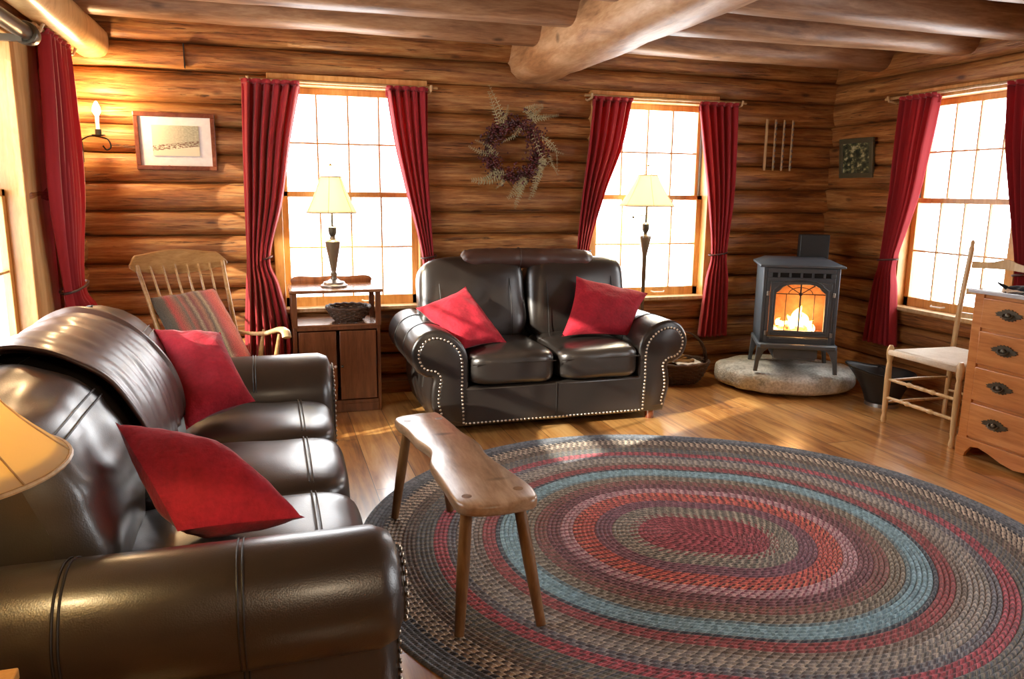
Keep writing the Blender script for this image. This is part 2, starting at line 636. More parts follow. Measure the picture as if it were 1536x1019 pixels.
def mesh_log(mb, a, b, rz, ry, seed, nseg=None, flat=.0, amp=.05):
    """a log from a to b; rz half height, ry half depth, wobbling along its length"""
    a, b = Vector(a), Vector(b)
    L = (b - a).length
    t = (b - a).normalized()
    up = Vector((0, 0, 1))
    sd = t.cross(up).normalized()
    n = nseg or max(3, int(L / .09))
    K = 22
    vs, fs, uvs = [], [], []
    for i in range(n + 1):
        s_ = i / n * L
        p = a + t * s_
        p = p + up * .006 * nz(s_ * .8, seed * 3.1) + sd * .008 * nz(s_ * .7, seed * 5.7)
        for k in range(K):
            th = 2 * PI * k / K
            w = 1 + amp * nz(s_ * 1.7 + math.cos(th) * .8, seed * 7.3, math.sin(th) * .8) + amp * .8 * nz(s_ * 5, th * 1.5 if k < K / 2 else (2 * PI - th) * 1.5, seed)
            ct, st = math.cos(th), math.sin(th)
            k2 = 3.0
            q = (abs(ct) ** k2 + abs(st) ** k2) ** (-1 / k2)
            vs.append(p + sd * ct * q * ry * w + up * st * q * rz * (1 + (w - 1) * .5))
    o = seed * 1.37
    for i in range(n):
        for k in range(K):
            q = (k + 1) % K
            fs.append((i * K + k, i * K + q, (i + 1) * K + q, (i + 1) * K + k))
            c0, c1 = k / K * .6 + o, (k + 1) / K * .6 + o
            u0, u1 = i / n * L + o * 2, (i + 1) / n * L + o * 2
            uvs.append([(u0, c0), (u0, c1), (u1, c1), (u1, c0)])
    fs.append(tuple(range(K))[::-1]);
    uvs.append([(o, o)] * K)
    fs.append(tuple(n * K + k for k in range(K)));
    uvs.append([(o, o)] * K)
    mb.add(vs, fs, uvs)


SB = [-.05, .14, .3, .47, .65, .82, 1.0, 1.19, 1.35, 1.54, 1.73, 1.91, 2.06, 2.26, 2.43, 2.62, 2.8]
SS = [-.05, .05, .22, .38, .52, .655, .83, 1.0, 1.19, 1.38, 1.56, 1.74, 1.91, 2.08, 2.255, 2.42, 2.6, 2.8]
ZO0, ZO1 = .66, 2.25


def log_wall(name, axis, pos, a0, a1, seams, openings, seed, label):
    mb = MB()
    for r in range(len(seams) - 1):
        z0, z1 = seams[r], seams[r + 1]
        segs = [(a0, a1)]
        if z1 > ZO0 + .02 and z0 < ZO1 - .02:
            for (o0, o1) in openings:
                ns = []
                for (s0, s1) in segs:
                    if o1 <= s0 or o0 >= s1:
                        ns.append((s0, s1))
                    else:
                        if o0 > s0: ns.append((s0, o0))
                        if o1 < s1: ns.append((o1, s1))
                segs = ns
        for q, (s0, s1) in enumerate(segs):
            zc, rz = (z0 + z1) / 2, (z1 - z0) / 2 * 1.035
            if axis == 'x':
                A, B = (s0, pos, zc), (s1, pos, zc)
            else:
                A, B = (pos, s0, zc), (pos, s1, zc)
            mesh_log(mb, A, B, rz, .105, seed + r * 3 + q, amp=.085)
    o = mb.build(name, M['log'], smooth=True, ang=60)
    return tag(o, label, None, None, 'structure')


# windows: ranges along each wall
W1, W2, W3, W4, W5 = (.06, 1.09), (2.42, 3.47), (3.82, 4.80), (2.55, 4.38), (4.90, 5.34)
log_wall('wall_back', 'x', YB, XL - .05, XR + .05, SB, [W1, W2], 11, 'stacked round log wall with two windows behind the seating')
log_wall('wall_right', 'y', XR + .02, YF, YB - .02, SS, [W3, (.3, 2.0)], 80, 'log wall with one window behind the chest of drawers')
log_wall('wall_left', 'y', XL - .02, YF, YB - .02, SS, [W4, W5], 150, 'log wall with tall window behind the long sofa')
log_wall('wall_front', 'x', YF, XL - .05, XR + .05, SB, [], 220, 'log wall behind the viewer')
mb = MB()
mb.bb(XL - .2, XR + .2, YF - .2, YB + .15, -.08, 0)
tag(mb.build('floor', M['floor'], smooth=False), 'wide honey coloured pine plank floor', None, None, 'structure')
mb = MB()
for i in range(52):
    y0 = YF - .2 + i * .165
    mb.add([(XL - .25, y0, ZC), (XR + .25, y0, ZC), (XR + .25, y0 + .161, ZC), (XL - .25, y0 + .161, ZC), (XL - .25, y0, ZC + .05), (XR + .25, y0, ZC + .05), (XR + .25, y0 + .161, ZC + .05), (XL - .25, y0 + .161, ZC + .05)],
           [(0, 3, 2, 1), (4, 5, 6, 7), (0, 1, 5, 4), (1, 2, 6, 5), (2, 3, 7, 6), (3, 0, 4, 7)],
           [[(i * 3.3, i * 1.7), (i * 3.3, i * 1.7 + .16), (6 + i * 3.3, i * 1.7 + .16), (6 + i * 3.3, i * 1.7)]] + [[(0, 0)] * 4] * 5)
mb.bb(XL - .25, XR + .25, YF - .2, YB + .3, ZC + .05, ZC + .12)
tag(mb.build('ceiling', M['ceil'], smooth=False), 'brown wooden board ceiling above the log joists', None, None, 'structure')

# joists, plate logs, main beam
k = 0
for i, y in enumerate([5.12, 4.47, 3.80, 3.14, 2.45, 1.75, 1.0, .25, -.6, -1.5]):
    mb = MB()
    tilt = [.05, -.08, .06, -.03, .04][i % 5]
    mesh_log(mb, (XL, y - tilt, 2.575), (XR, y + tilt, 2.575), .115, .12, 300 + i * 2, amp=.07)
    if i < 5:
        o = mb.build('trim_%d' % (i + 1), M['joist'])
    else:
        o = mb.build('trim_%d' % (i + 1), M['joist'])
    tag(o, 'peeled log ceiling joist, %s from the back wall' % ['first', 'second', 'third', 'fourth', 'fifth', 'sixth', 'seventh', 'eighth', 'ninth', 'tenth'][i], None, None, 'structure')
mb = MB()
mesh_log(mb, (1.93, YF, 2.50), (1.93, YB - .02, 2.47), .175, .19, 407, amp=.09)
tag(mb.build('trim_11', M['beam']), 'thick pale peeled log beam crossing under the joists', None, None, 'structure')
mb = MB()
mesh_log(mb, (XL + .19, YF, 2.40), (XL + .21, YB - .1, 2.40), .095, .10, 412, amp=.07)
tag(mb.build('trim_12', M['post']), 'pale round log along the top of the window side wall', None, None, 'structure')
mb = MB()
mb.bb(XL - .05, XL + .09, 4.42, 4.84, 0, 2.32)
tag(mb.build('trim_13', M['post'], bevel=.012), 'wide smooth pine post between the left windows', None, None, 'structure')
mb = MB()
for (z0, z1) in ((2.26, 2.43),): mb.bb(-.475, -.469, 5.62, 5.66, z0 + .01, z1 - .01)
tag(mb.build('trim_14', M['charcoal']), 'thin dark butt joint in a back wall log', None, None, 'structure')


def window(idx, f, a0, a1, label, cols=4, zs=(.68, 1.47, 2.2), far=False):
    """f(a, d, z) maps wall coordinates (d grows outward) to the room"""
    w = thing('window_%d' % idx, label, None, kind='structure')
    z0, zm, z1 = zs

    def B(mb, A0, A1, d0, d1, Z0, Z1):
        p, q = Vector(f(A0, d0, Z0)), Vector(f(A1, d1, Z1))
        mb.bb(min(p.x, q.x), max(p.x, q.x), min(p.y, q.y), max(p.y, q.y), min(p.z, q.z), max(p.z, q.z))
    T = .035
    mb = MB()
    B(mb, a0 - .03, a0 + T, -.068, .169, z0 - .03, z1 + .001)
    B(mb, a1 - T, a1 + .03, -.068, .169, z0 - .03, z1 + .001)
    B(mb, a0 - .03, a1 + .03, -.07, .17, z1 + .0, z1 + .07)
    B(mb, a0 - .032, a1 + .032, -.05, .168, z0 - .05, z0 - .01)
    mb.build('window_frame', M['casing'], w, smooth=False, bevel=.004)
    mb = MB()
    B(mb, a0 - .05, a1 + .05, -.10, .03, z0 - .035, z0 - .008)
    mb.build('sill', M['lightwood'], w, smooth=False, bevel=.004)
    mb = MB()
    B(mb, a0 + T, a0 + T + .018, .05, .17, z0, z1)
    B(mb, a1 - T - .018, a1 - T, .05, .17, z0, z1)
    mb.build('jamb_liner', M['jamb'], w, smooth=False)
    for nm, d, Z0, Z1, st in (('lower_sash', .02, z0 - .01, zm + .02, .07), ('upper_sash', .065, zm - .02, z1, .035)):
        mb = MB()
        A0, A1 = a0 + T, a1 - T
        sw_ = .045
        B(mb, A0, A0 + sw_, d, d + .035, Z0, Z1)
        B(mb, A1 - sw_, A1, d, d + .035, Z0, Z1)
        B(mb, A0, A1, d, d + .035, Z0, Z0 + (st if nm == 'lower_sash' else .036))
        B(mb, A0, A1, d, d + .035, Z1 - (.036 if nm == 'lower_sash' else .045), Z1)
        s_ = mb.build(nm, M['casing'], w, smooth=False, bevel=.003)
        mb = MB()
        for k in range(1, cols):
            x = A0 + sw_ + (A1 - A0 - 2 * sw_) * k / cols
            B(mb, x - .006, x + .006, d + .008, d + .026, Z0 + .03, Z1 - .03)
        zc = (Z0 + Z1) / 2 + (.015 if nm == 'lower_sash' else 0)
        B(mb, A0 + .03, A1 - .03, d + .006, d + .028, zc - .006, zc + .006)
        mb.build('muntins', M['casing'], s_, smooth=False)
        mb = MB()
        B(mb, A0 + .02, A1 - .02, d + .015, d + .019, Z0 + .02, Z1 - .02)
        mb.build('pane', M['glass'], s_, smooth=False)
        if nm == 'lower_sash':
            mb = MB()
            xm = (A0 + A1) / 2 + .12
            pts = [f(xm - .06, d, Z0 + .035), f(xm - .045, d - .025, Z0 + .03), f(xm + .045, d - .025, Z0 + .03), f(xm + .06, d, Z0 + .035)]
            mb.tube(pts, .006, 8)
            mb.build('sash_lift', M['white'], s_)
    return w


YW = 5.70
fb = lambda a, d, z: (a, YW + d, z)
fr_ = lambda a, d, z: (XR - .03 + d, a, z)
fl_ = lambda a, d, z: (XL + .03 - d, a, z)
window(1, fb, *W1, 'bright multi-pane sash window behind the small cabinet and lamp')
window(2, fb, *W2, 'bright multi-pane sash window behind the standing lamp')
window(3, fr_, *W3, 'bright multi-pane sash window above the ladder-back chair')
window(4, fl_, *W4, 'large sash window beside the long sofa', cols=5)
window(5, fl_, *W5, 'narrow sash window mostly behind the left corner curtain', cols=2)
window(6, fr_, .3, 2.0, 'unseen wide sash window added on the right wall for more light', cols=6)  # invented window behind the viewer, added to let in more daylight
H_ = 1.55
portal('portal_a', (.575, 5.9, 1.45), 1.05, H_, (0, -1, 0))
portal('portal_b', (2.945, 5.9, 1.45), 1.05, H_, (0, -1, 0))
portal('portal_c', (XR + .2, 4.31, 1.45), 1.0, H_, (-1, 0, 0))
portal('portal_d', (XL - .2, 3.48, 1.45), 1.9, H_, (1, 0, 0))
portal('portal_e', (XL - .2, 5.12, 1.45), .50, H_, (1, 0, 0))
portal('portal_f', (XR + .2, 1.15, 1.45), 1.75, H_, (-1, 0, 0))


# ------------------------------------------------------------------ curtains
def curtain(f, levels, label, folds=6, seed=0, tie=None, amp=.035):
    """levels: (z, a_left, a_right, depth amplitude factor)"""
    root = thing('curtain', label, 'curtain', group=None)
    lv = spline([(z, a, b, d) for z, a, b, d in levels], 10)
    zt = lv[0][0]
    NU = folds * 14

    def P(u, v):
        x = v * (len(lv) - 1)
        i = min(int(x), len(lv) - 2)
        q = lv[i].lerp(lv[i + 1], x - i)
        z, a, b, d = q
        s_ = u + .012 * nz(u * 5, z * 1.5, seed) + .01 * math.sin(z * 3 + seed)
        al = a + (b - a) * s_
        dep = d * amp * (math.sin(u * folds * 2 * PI + seed + .5 * nz(z * 1.2, u * 3, seed)) + .35 * math.sin(u * folds * 4.3 * PI + seed * 2 + z * .6))
        return f(al, -.13 + dep, z)
    mb = MB()
    mb.grid(P, NU, len(lv) * 1)
    c = mb.build('cloth', M['curtain'], root, ang=80)
    so = c.modifiers.new('s', 'SOLIDIFY')
    so.thickness = .003
    # heading band that turns over the pole
    z, a, b = levels[0][0], levels[0][1], levels[0][2]
    mb = MB()
    nt = folds

    def Q(u, v):
        al = a + (b - a) * u
        return f(al, -.135 + (.022) * math.cos(v * PI * 1.6 - .5) + .012 * math.sin(u * folds * 2 * PI + seed), z - .005 + .05 * math.sin(v * PI) - .04 * (1 - v))
    mb.grid(Q, NU, 9)
    h = mb.build('heading', M['curtain'], root, ang=80)
    so = h.modifiers.new('s', 'SOLIDIFY')
    so.thickness = .003
    if tie:
        z, a, b = tie
        pts = []
        for k in range(24):
            th = 2 * PI * k / 24
            pts.append(f((a + b) / 2 + (b - a) / 2 * 1.06 * math.cos(th), -.13 + .05 * math.sin(th), z + .01 * math.cos(th)))
        mb = MB()
        mb.tube(pts, .007, 8, closed=True)
        mb.build('tieback', M['tie'], root)
    return root


def rod(f, a0, a1, z, label, m='pole', r=.011):
    root = thing('curtain_rod', label, 'curtain rod')
    pts = [f(a0 + (a1 - a0) * i / 14, -.135 + .003 * nz(i * .7, a0), z + .004 * nz(i * .9, a1)) for i in range(15)]
    MB().tube(pts, r, 10).build('pole', M[m], root)
    for a in (a0 + .05, a1 - .05):
        mb = MB()
        mb.tube([f(a, -.02, z - .01), f(a, -.08, z - .03), f(a, -.15, z - .02), f(a, -.165, z + .015)], .009, 8)
        mb.build('bracket', M['lightwood'], root)
    return root


rod(fb, -.14, 1.18, 2.215, 'thin wooden curtain pole over the window by the small cabinet')
rod(fb, 2.30, 3.70, 2.22, 'thin wooden curtain pole over the window by the standing lamp')
rod(fr_, 3.74, 4.98, 2.225, 'thin wooden curtain pole over the window by the chest of drawers')
curtain(fb, [(2.19, -.13, .24, .9), (1.85, -.14, .17, 1), (1.43, -.145, .10, .9), (1.04, -.15, .0, .55), (.85, -.165, .05, .9), (.55, -.19, .11, 1.1), (.30, -.20, .12, 1.1)],
        'red tied-back curtain hanging between the rocking chair and bright window', 6, 1.0, (1.04, -.04, .01))
curtain(fb, [(2.19, .82, 1.11, .9), (1.85, .87, 1.11, 1), (1.5, .95, 1.12, .8), (1.04, 1.06, 1.15, .5), (.8, 1.05, 1.17, .8), (.4, 1.02, 1.19, 1)],
        'red curtain hanging left of the dried wreath', 5, 2.3, (1.03, 1.06, 1.16))
curtain(fb, [(2.19, 2.37, 2.69, .9), (1.85, 2.34, 2.62, 1), (1.5, 2.30, 2.49, .8), (1.05, 2.27, 2.37, .5), (.8, 2.26, 2.40, .8), (.4, 2.24, 2.42, 1)],
        'red curtain hanging right of the dried wreath', 5, 4.1, (1.05, 2.26, 2.38))
curtain(fb, [(2.19, 3.28, 3.62, .9), (1.85, 3.34, 3.63, 1), (1.46, 3.41, 3.63, .8), (1.02, 3.46, 3.60, .5), (.8, 3.42, 3.62, .8), (.33, 3.38, 3.64, 1)],
        'red curtain hanging between the standing lamp window and the peg rack', 5, 5.5, (1.02, 3.45, 3.60))
curtain(fr_, [(2.20, 4.84, 4.49, .9), (1.85, 4.84, 4.54, 1), (1.48, 4.85, 4.60, .8), (1.02, 4.88, 4.73, .5), (.8, 4.92, 4.71, .8), (.36, 4.97, 4.66, 1)],
        'red tied-back curtain hanging between the small dark picture and chair window', 6, 7.2, (1.02, 4.89, 4.72))
curtain(fr_, [(2.20, 3.94, 3.62, .9), (1.85, 3.90, 3.62, 1), (1.48, 3.82, 3.62, .8), (1.02, 3.72, 3.60, .5), (.8, 3.74, 3.58, .8), (.40, 3.78, 3.56, 1)],
        'red curtain at the right edge beyond the chest of drawers', 5, 9.2, (1.02, 3.73, 3.60))
curtain(fl_, [(2.27, 4.66, 5.20, .9), (1.93, 4.60, 5.22, 1), (1.44, 4.54, 5.24, .9), (.95, 4.64, 5.08, .6), (.75, 4.66, 5.36, 1), (.35, 4.64, 5.40, 1)],
        'red curtain in the left corner beyond the pine post', 6, 3.2, (.95, 4.63, 5.09))
rod(fl_, 4.52, 5.32, 2.285, 'short curtain pole in the left corner')
# dark rod finial of the big left window
root = thing('curtain_rod', 'thick dark round pole end at the upper left window', 'curtain rod')
MB().cyl((XL + .19, 2.4, 2.20), (XL + .19, 4.28, 2.20), .035).build('pole', M['bronze'], root)
MB().lathe([(.0, 0), (.05, 0), (.055, .02), (.045, .10), (.0, .10)], (XL + .19, 4.24, 2.20), 20, Matrix.Rotation(-PI / 2, 4, 'X')).build('finial', M['bronze'], root)
MB().bb(XL - .02, XL + .19, 4.18, 4.21, 2.15, 2.18).build('bracket', M['bronze'], root)


# ------------------------------------------------------------------ braided rug
def make_rug():
    rows = [  # outer radius, three strand colours
        (.17, (.30, .035, .05), (.42, .06, .09), (.14, .02, .03)),
        (.21, (.16, .15, .12), (.42, .38, .30), (.24, .05, .06)),
        (.30, (.13, .14, .12), (.40, .36, .28), (.20, .17, .15)),
        (.37, (.20, .07, .11), (.28, .13, .17), (.13, .06, .09)),
        (.42, (.62, .09, .05), (.16, .04, .04), (.50, .07, .06)),
        (.475, (.70, .16, .07), (.52, .05, .05), (.10, .04, .04)),
        (.53, (.55, .36, .38), (.24, .07, .11), (.44, .26, .30)),
        (.59, (.18, .06, .08), (.28, .12, .14), (.10, .045, .05)),
        (.64, (.24, .10, .08), (.14, .09, .07), (.30, .10, .10)),
        (.70, (.20, .18, .13), (.34, .31, .24), (.13, .11, .09)),
        (.73, (.14, .25, .29), (.24, .34, .36), (.10, .16, .19)),
        (.79, (.18, .36, .44), (.24, .44, .52), (.15, .31, .40)),
        (.825, (.035, .055, .085), (.16, .19, .21), (.05, .07, .09)),
        (.885, (.38, .07, .08), (.17, .06, .06), (.28, .05, .06)),
        (.925, (.20, .16, .13), (.32, .28, .24), (.12, .10, .09)),
        (.985, (.42, .39, .33), (.16, .16, .16), (.28, .27, .26)),
        (1.04, (.13, .15, .19), (.26, .27, .29), (.11, .10, .12)),
        (1.10, (.48, .07, .11), (.38, .05, .08), (.16, .06, .08)),
        (1.17, (.14, .16, .15), (.22, .21, .18), (.10, .12, .15)),
        (1.22, (.10, .09, .08), (.24, .20, .15), (.15, .11, .10)),
        (1.30, (.55, .48, .37), (.07, .06, .06), (.30, .25, .20)),
        (1.335, (.03, .04, .06), (.45, .42, .36), (.06, .07, .09)),
        (1.37, (.10, .12, .15), (.14, .17, .20), (.08, .10, .13)),
        (1.43, (.16, .20, .24), (.13, .17, .22), (.18, .21, .25))]
    BW = .0195
    N = 73
    a = .11
    vs, fs, uvs, cols = [], [], [], []
    SUB = 4
    NA = 260

    def pt(r, s_):  # perimeter parameter 0..1 of a stadium
        peri = 4 * a + 2 * PI * r
        d = s_ * peri
        if d < 2 * a: return (a - d, r)
        d -= 2 * a
        if d < PI * r:
            th = PI / 2 + d / r
            return (-a + r * math.cos(th), r * math.sin(th))
        d -= PI * r
        if d < 2 * a: return (-a + d, -r)
        d -= 2 * a
        th = -PI / 2 + d / r
        return (a + r * math.cos(th), r * math.sin(th))
    ring = []
    for i in range(N * SUB + 1):
        r = max(.0015, i * BW / SUB)
        fr = (i % SUB) / SUB
        z = .004 + .008 * math.sqrt(max(0, math.sin(PI * fr)))
        if i == N * SUB: z = 0
        wob = 1 + .004 * math.sin(i * .1)
        ring.append(len(vs))
        for k in range(NA):
            x, y = pt(r, k / NA)
            w = 1 + .006 * nz(math.atan2(y, x) * 2, r * 1.5)
            vs.append((x * w, y * w, z + .0015 * nz(k * .5, i * .7)))
    for i in range(N * SUB):
        row = i // SUB
        r = (row + .5) * BW
        turns = round((4 * a + 2 * PI * r) / .036)
        c = next((q for q in rows if r <= q[0]), rows[-1])
        for k in range(NA):
            q = (k + 1) % NA
            fs.append((ring[i] + k, ring[i] + q, ring[i + 1] + q, ring[i + 1] + k))
            v0, v1 = row + (i % SUB) / SUB, row + (i % SUB + 1) / SUB
            v1 = min(v1, row + .9999)
            u0, u1 = k / NA * turns, (k + 1) / NA * turns
            uvs.append([(u0, v0), (u1, v0), (u1, v1), (u0, v1)])
            cols.append(c)
    t = NT('braided_wool')
    sp = t.n('ShaderNodeSeparateXYZ')
    t.l(t.coord('UV'), sp.inputs[0])
    fv = t.math('FRACT', sp.outputs[1])
    che = t.math('ABSOLUTE', t.math('SUBTRACT', fv, .5))
    s_ = t.math('FRACT', t.math('ADD', sp.outputs[0], t.math('MULTIPLY', che, .9)))
    at = [t.n('ShaderNodeAttribute', attribute_name='strand_%s' % q).outputs[0] for q in 'abc']
    c1 = t.mixc(t.math('GREATER_THAN', s_, .333), at[0], at[1])
    c2 = t.mixc(t.math('GREATER_THAN', s_, .666), c1, at[2])
    wn = t.noise(t.coord(), 140, 2)
    wf = t.n('ShaderNodeTexWhiteNoise', noise_dimensions='2D')
    cb2 = t.n('ShaderNodeCombineXYZ')
    t.l(t.math('FLOOR', t.math('MULTIPLY', sp.outputs[0], 3)), cb2.inputs[0])
    t.l(t.math('FLOOR', sp.outputs[1]), cb2.inputs[1])
    t.l(cb2.outputs[0], wf.inputs[0])
    c3 = t.mixc(1.0, c2, t.ramp(t.math('ADD', t.math('MULTIPLY', wn, .5), t.math('MULTIPLY', wf.outputs[0], .5)), [(.2, (.6, .6, .6)), (.8, (1.35, 1.3, 1.3))]), 'MULTIPLY')
    h = t.math('ABSOLUTE', t.math('SUBTRACT', t.math('FRACT', t.math('MULTIPLY', s_, 3)), .5))
    t.bump(t.math('SUBTRACT', t.math('MULTIPLY', wn, .2), h), .5, .006)
    hs = t.n('ShaderNodeHueSaturation')
    hs.inputs['Saturation'].default_value = .88
    hs.inputs['Value'].default_value = 1.15
    t.l(c3, hs.inputs['Color'])
    t.set(color=hs.outputs[0], rough=.9, sheen=.1)
    mb = MB(Matrix.Translation((0, 0, .001)))
    mb.add(vs, fs, uvs)
    me = bpy.data.meshes.new('braided_rug')
    me.from_pydata([tuple(v) for v in mb.v], [], mb.f)
    ul = me.uv_layers.new(name='UVMap')
    flat = [c for i in range(len(mb.f)) for uv in mb.uv[i] for c in uv]
    ul.data.foreach_set('uv', flat)
    for qi, q in enumerate('abc'):
        at_ = me.attributes.new('strand_%s' % q, 'FLOAT_COLOR', 'FACE')
        at_.data.foreach_set('color', [x for c in cols for x in (*c[1 + qi], 1.0)])
    for p in me.polygons: p.use_smooth = True
    me.materials.append(t.m)
    o = bpy.data.objects.new('braided_rug', me)
    COL.objects.link(o)
    o.location = (1.785, 2.80, 0)
    o.rotation_euler = (0, 0, math.radians(-26))
    tag(o, 'large oval braided rug in red, blue and grey rings on the floor', 'rug')


make_rug()


# ------------------------------------------------------------------ leather seating
def crease(f=6., a=.006):
    return lambda e: e + Vector((nz(e.x * f, e.y * f, e.z * f), nz(e.y * f, e.z * f, e.x * f + 9), nz(e.z * f, e.x * f, e.y * f + 5))) * a


def scroll_outline(sgn, xi, xo):
    """front outline of a rolled arm in (x,z); xi inner face, grows by sgn"""
    w = xo - xi
    pts = [(0, .055), (0, .30), (0, .47), (.03, .57), (.11, .645), (.21, .675), (.30, .645), (.350, .575), (.357, .50), (.325, .425), (.265, .385), (.222, .375), (.232, .31), (.238, .22), (.215, .12), (.195, .055)]
    k = abs(w) / .357
    P = [(xi + sgn * a * k, z) for a, z in pts]
    S_ = [tuple(p) for p in spline(P[1:-1], 5)]
    return [P[0]] + S_ + [P[-1]]


def nails(mb, pts, step, d, axis='Y', r=.0075):
    """little domes along a polyline in (x,z) at y=d"""
    P = [Vector(p) for p in pts]
    acc = 0
    for i in range(len(P) - 1):
        L = (P[i + 1] - P[i]).length
        while acc < L:
            q = P[i].lerp(P[i + 1], acc / L if L else 0)
            if axis == 'Y':
                mb.ball((q.x, d, q.y), r, 6, (1, .6, 1))
            else:
                mb.ball((d, q.x, q.y), r, 6, (.6, 1, 1))
            acc += step
        acc -= L


def tuck_pillow(name, corners, T, label, mat, group=None, seed=0, pin=.10, n=22, k=.42):
    c00, c10, c11, c01 = [Vector(c) for c in corners]
    cen = (c00 + c10 + c11 + c01) / 4
    nrm = (c10 - c00 + c11 - c01).cross(c01 - c00 + c11 - c10).normalized()
    mb = MB()
    for sg in (-1, 1):
        def P(u, v, sg=sg):
            a, b = 2 * u - 1, 2 * v - 1
            a2 = a * (1 - pin * (1 - b * b) * abs(a) ** 2)
            b2 = b * (1 - pin * (1 - a * a) * abs(b) ** 2)
            U, V = (a2 + 1) / 2, (b2 + 1) / 2
            p = c00.lerp(c10, U).lerp(c01.lerp(c11, U), V)
            h = max(0, (1 - a * a) * (1 - b * b)) ** k
            w = .010 * nz(a * 2.3 + seed, b * 2.3, sg) + .006 * nz(a * 6 + seed, b * 6, sg + 4)
            return p + nrm * sg * (T * h + w * min(1, h * 1.5))
        mb.grid(P, n, n)
    o = mb.build(name, mat, None, ang=180)
    return tag(o, label, 'cushion', group)


# --- loveseat
LV = thing('loveseat', 'dark leather two-seat sofa with rolled nailhead arms under the wreath', 'sofa', (1.72, 4.5, 0))
mb = MB()
mb.bb(-.62, .62, .0, .85, .055, .31)
mb.bb(-.72, .72, .72, .93, .06, .84)
mb.build('base_frame', M['leather2'], LV, bevel=.02)
mb = MB()
nails(mb, [(-.60, .075), (.60, .075)], .026, -.004)
mb.build('nailhead_trim', M['nail'], LV)
MB().tube([(.0, -.003, .06), (.0, -.004, .30)], .003, 6).build('front_seam', M['stitch'], LV)
for sg in (-1, 1):
    ol = scroll_outline(sg, sg * .58, sg * .937)
    mb = MB()
    mb.prism(ol, .0, .93, 'Y', .022)
    A = mb.build('arm', M['leather2'], LV, ang=50)
    ins = inset(ol, .05)
    mb = MB()
    mb.prism(ins, -.012, .02, 'Y', .008)
    mb.build('arm_facing', M['leather2'], A, ang=50)
    mb = MB()
    nails(mb, inset(ol, .046), .024, -.010)
    mb.build('nailhead_trim', M['nail'], A)
    mb = MB()
    for q in (.28, .62):
        sc = [(x, q, z) for x, z in [(p[0] + (p[0] - sg * .76) * .008, p[1] + .002) for p in ol[5:60]]]
        mb = MB()
        mb.tube(sc, .003, 6)
        mb.build('arm_seam', M['stitch'], A)
    for y in (.05, .88):
        MB().lathe([(.028, 0), (.034, .055)], (sg * .70, y, 0), 16).build('foot', M['mahogany'], LV)
for sg in (-1, 1):
    mb = MB()
    mb.rbox((sg * .293, .33, .415), (.585, .74, .21), 6, 16, (0, .02, .16), fn=crease(5, .010))
    c = mb.build('seat_cushion', M['leather2'], LV, ang=180)
    mb = MB()
    mb.tube([(sg * .293 + .27 * math.cos(a), .33 + .355 * math.sin(a), .488 + .0) for a in ()] or [(sg * .02, -.036, .455), (sg * .29, -.044, .458), (sg * .565, -.036, .455)], .003, 6)
    mb.build('cushion_seam', M['stitch'], c)
    rot = Matrix.Rotation(math.radians(-13), 4, 'X')
    mb = MB()
    mb.rbox((sg * .385, .71, .745), (.775, .27, .58), 5.2, 20, (0, .12, .05), rot=rot, fn=crease(4, .022))
    c = mb.build('back_cushion', M['leather2'], LV, ang=180)
    mb = MB()
    for xx in (-.25, .25):
        pts = []
        for i in range(9):
            th = i / 8
            z = .50 + .46 * th
            y = .70 + .20 * (z - .735) - .135 - .012 * math.sin(th * PI) + .05 * max(0, th - .7) ** 1 * 2
            pts.append((sg * .385 + xx, y, z))
        mb = MB()
        mb.tube(pts, .0028, 6)
        mb.build('cushion_seam', M['stitch'], c)

# rolled throw along the top of the loveseat
mb = MB()


def P(u, v):
    th = v * 2 * PI
    x = 1.26 + .99 * u
    e = min(1, u * 14, (1 - u) * 14)
    r = .072 * (.35 + .65 * e ** .5) * (1 + .12 * nz(u * 7, math.cos(th), math.sin(th)) + .06 * nz(u * 30, math.cos(th) * 2, math.sin(th) * 2))
    if u < .05: r *= 1.1 + .2 * math.sin(v * 30)
    return (x, 5.22 + r * math.cos(th) * 1.15, 1.035 + .008 * math.sin(u * 5) + r * math.sin(th))


mb.grid(P, 60, 22, cv=True)
mb.tube([(1.68 + .005 * math.sin(a), 5.22 + .084 * math.cos(a), 1.04 + .075 * math.sin(a)) for a in [2 * PI * k / 20 for k in range(20)]], .004, 6, closed=True)
tag(mb.build('rolled_throw', M['throw'], ang=180), 'rolled dark brown throw lying along the top of the two-seat sofa', 'blanket')

tuck_pillow('throw_pillow', [(.889, 4.92, .752), (1.244, 5.0, .875), (1.451, 4.72, .535), (1.12, 4.62, .52)], .085,
            'red throw pillow leaning in the left corner of the two-seat sofa', M['pillow'], seed=3)
tuck_pillow('throw_pillow', [(2.05, 5.02, .925), (2.575, 4.94, .80), (2.34, 4.72, .54), (1.83, 4.72, .555)], .085,
            'red throw pillow leaning in the right corner of the two-seat sofa', M['pillow'], seed=8)

# --- long sofa along the left wall, facing +X
SF = thing('sofa', 'long dark leather three-seat sofa along the left windows', 'sofa', (-.35, 2.9, 0))
SX, SY = -.35, 2.9


def L(x, y, z): return (x - SX, y - SY, z)


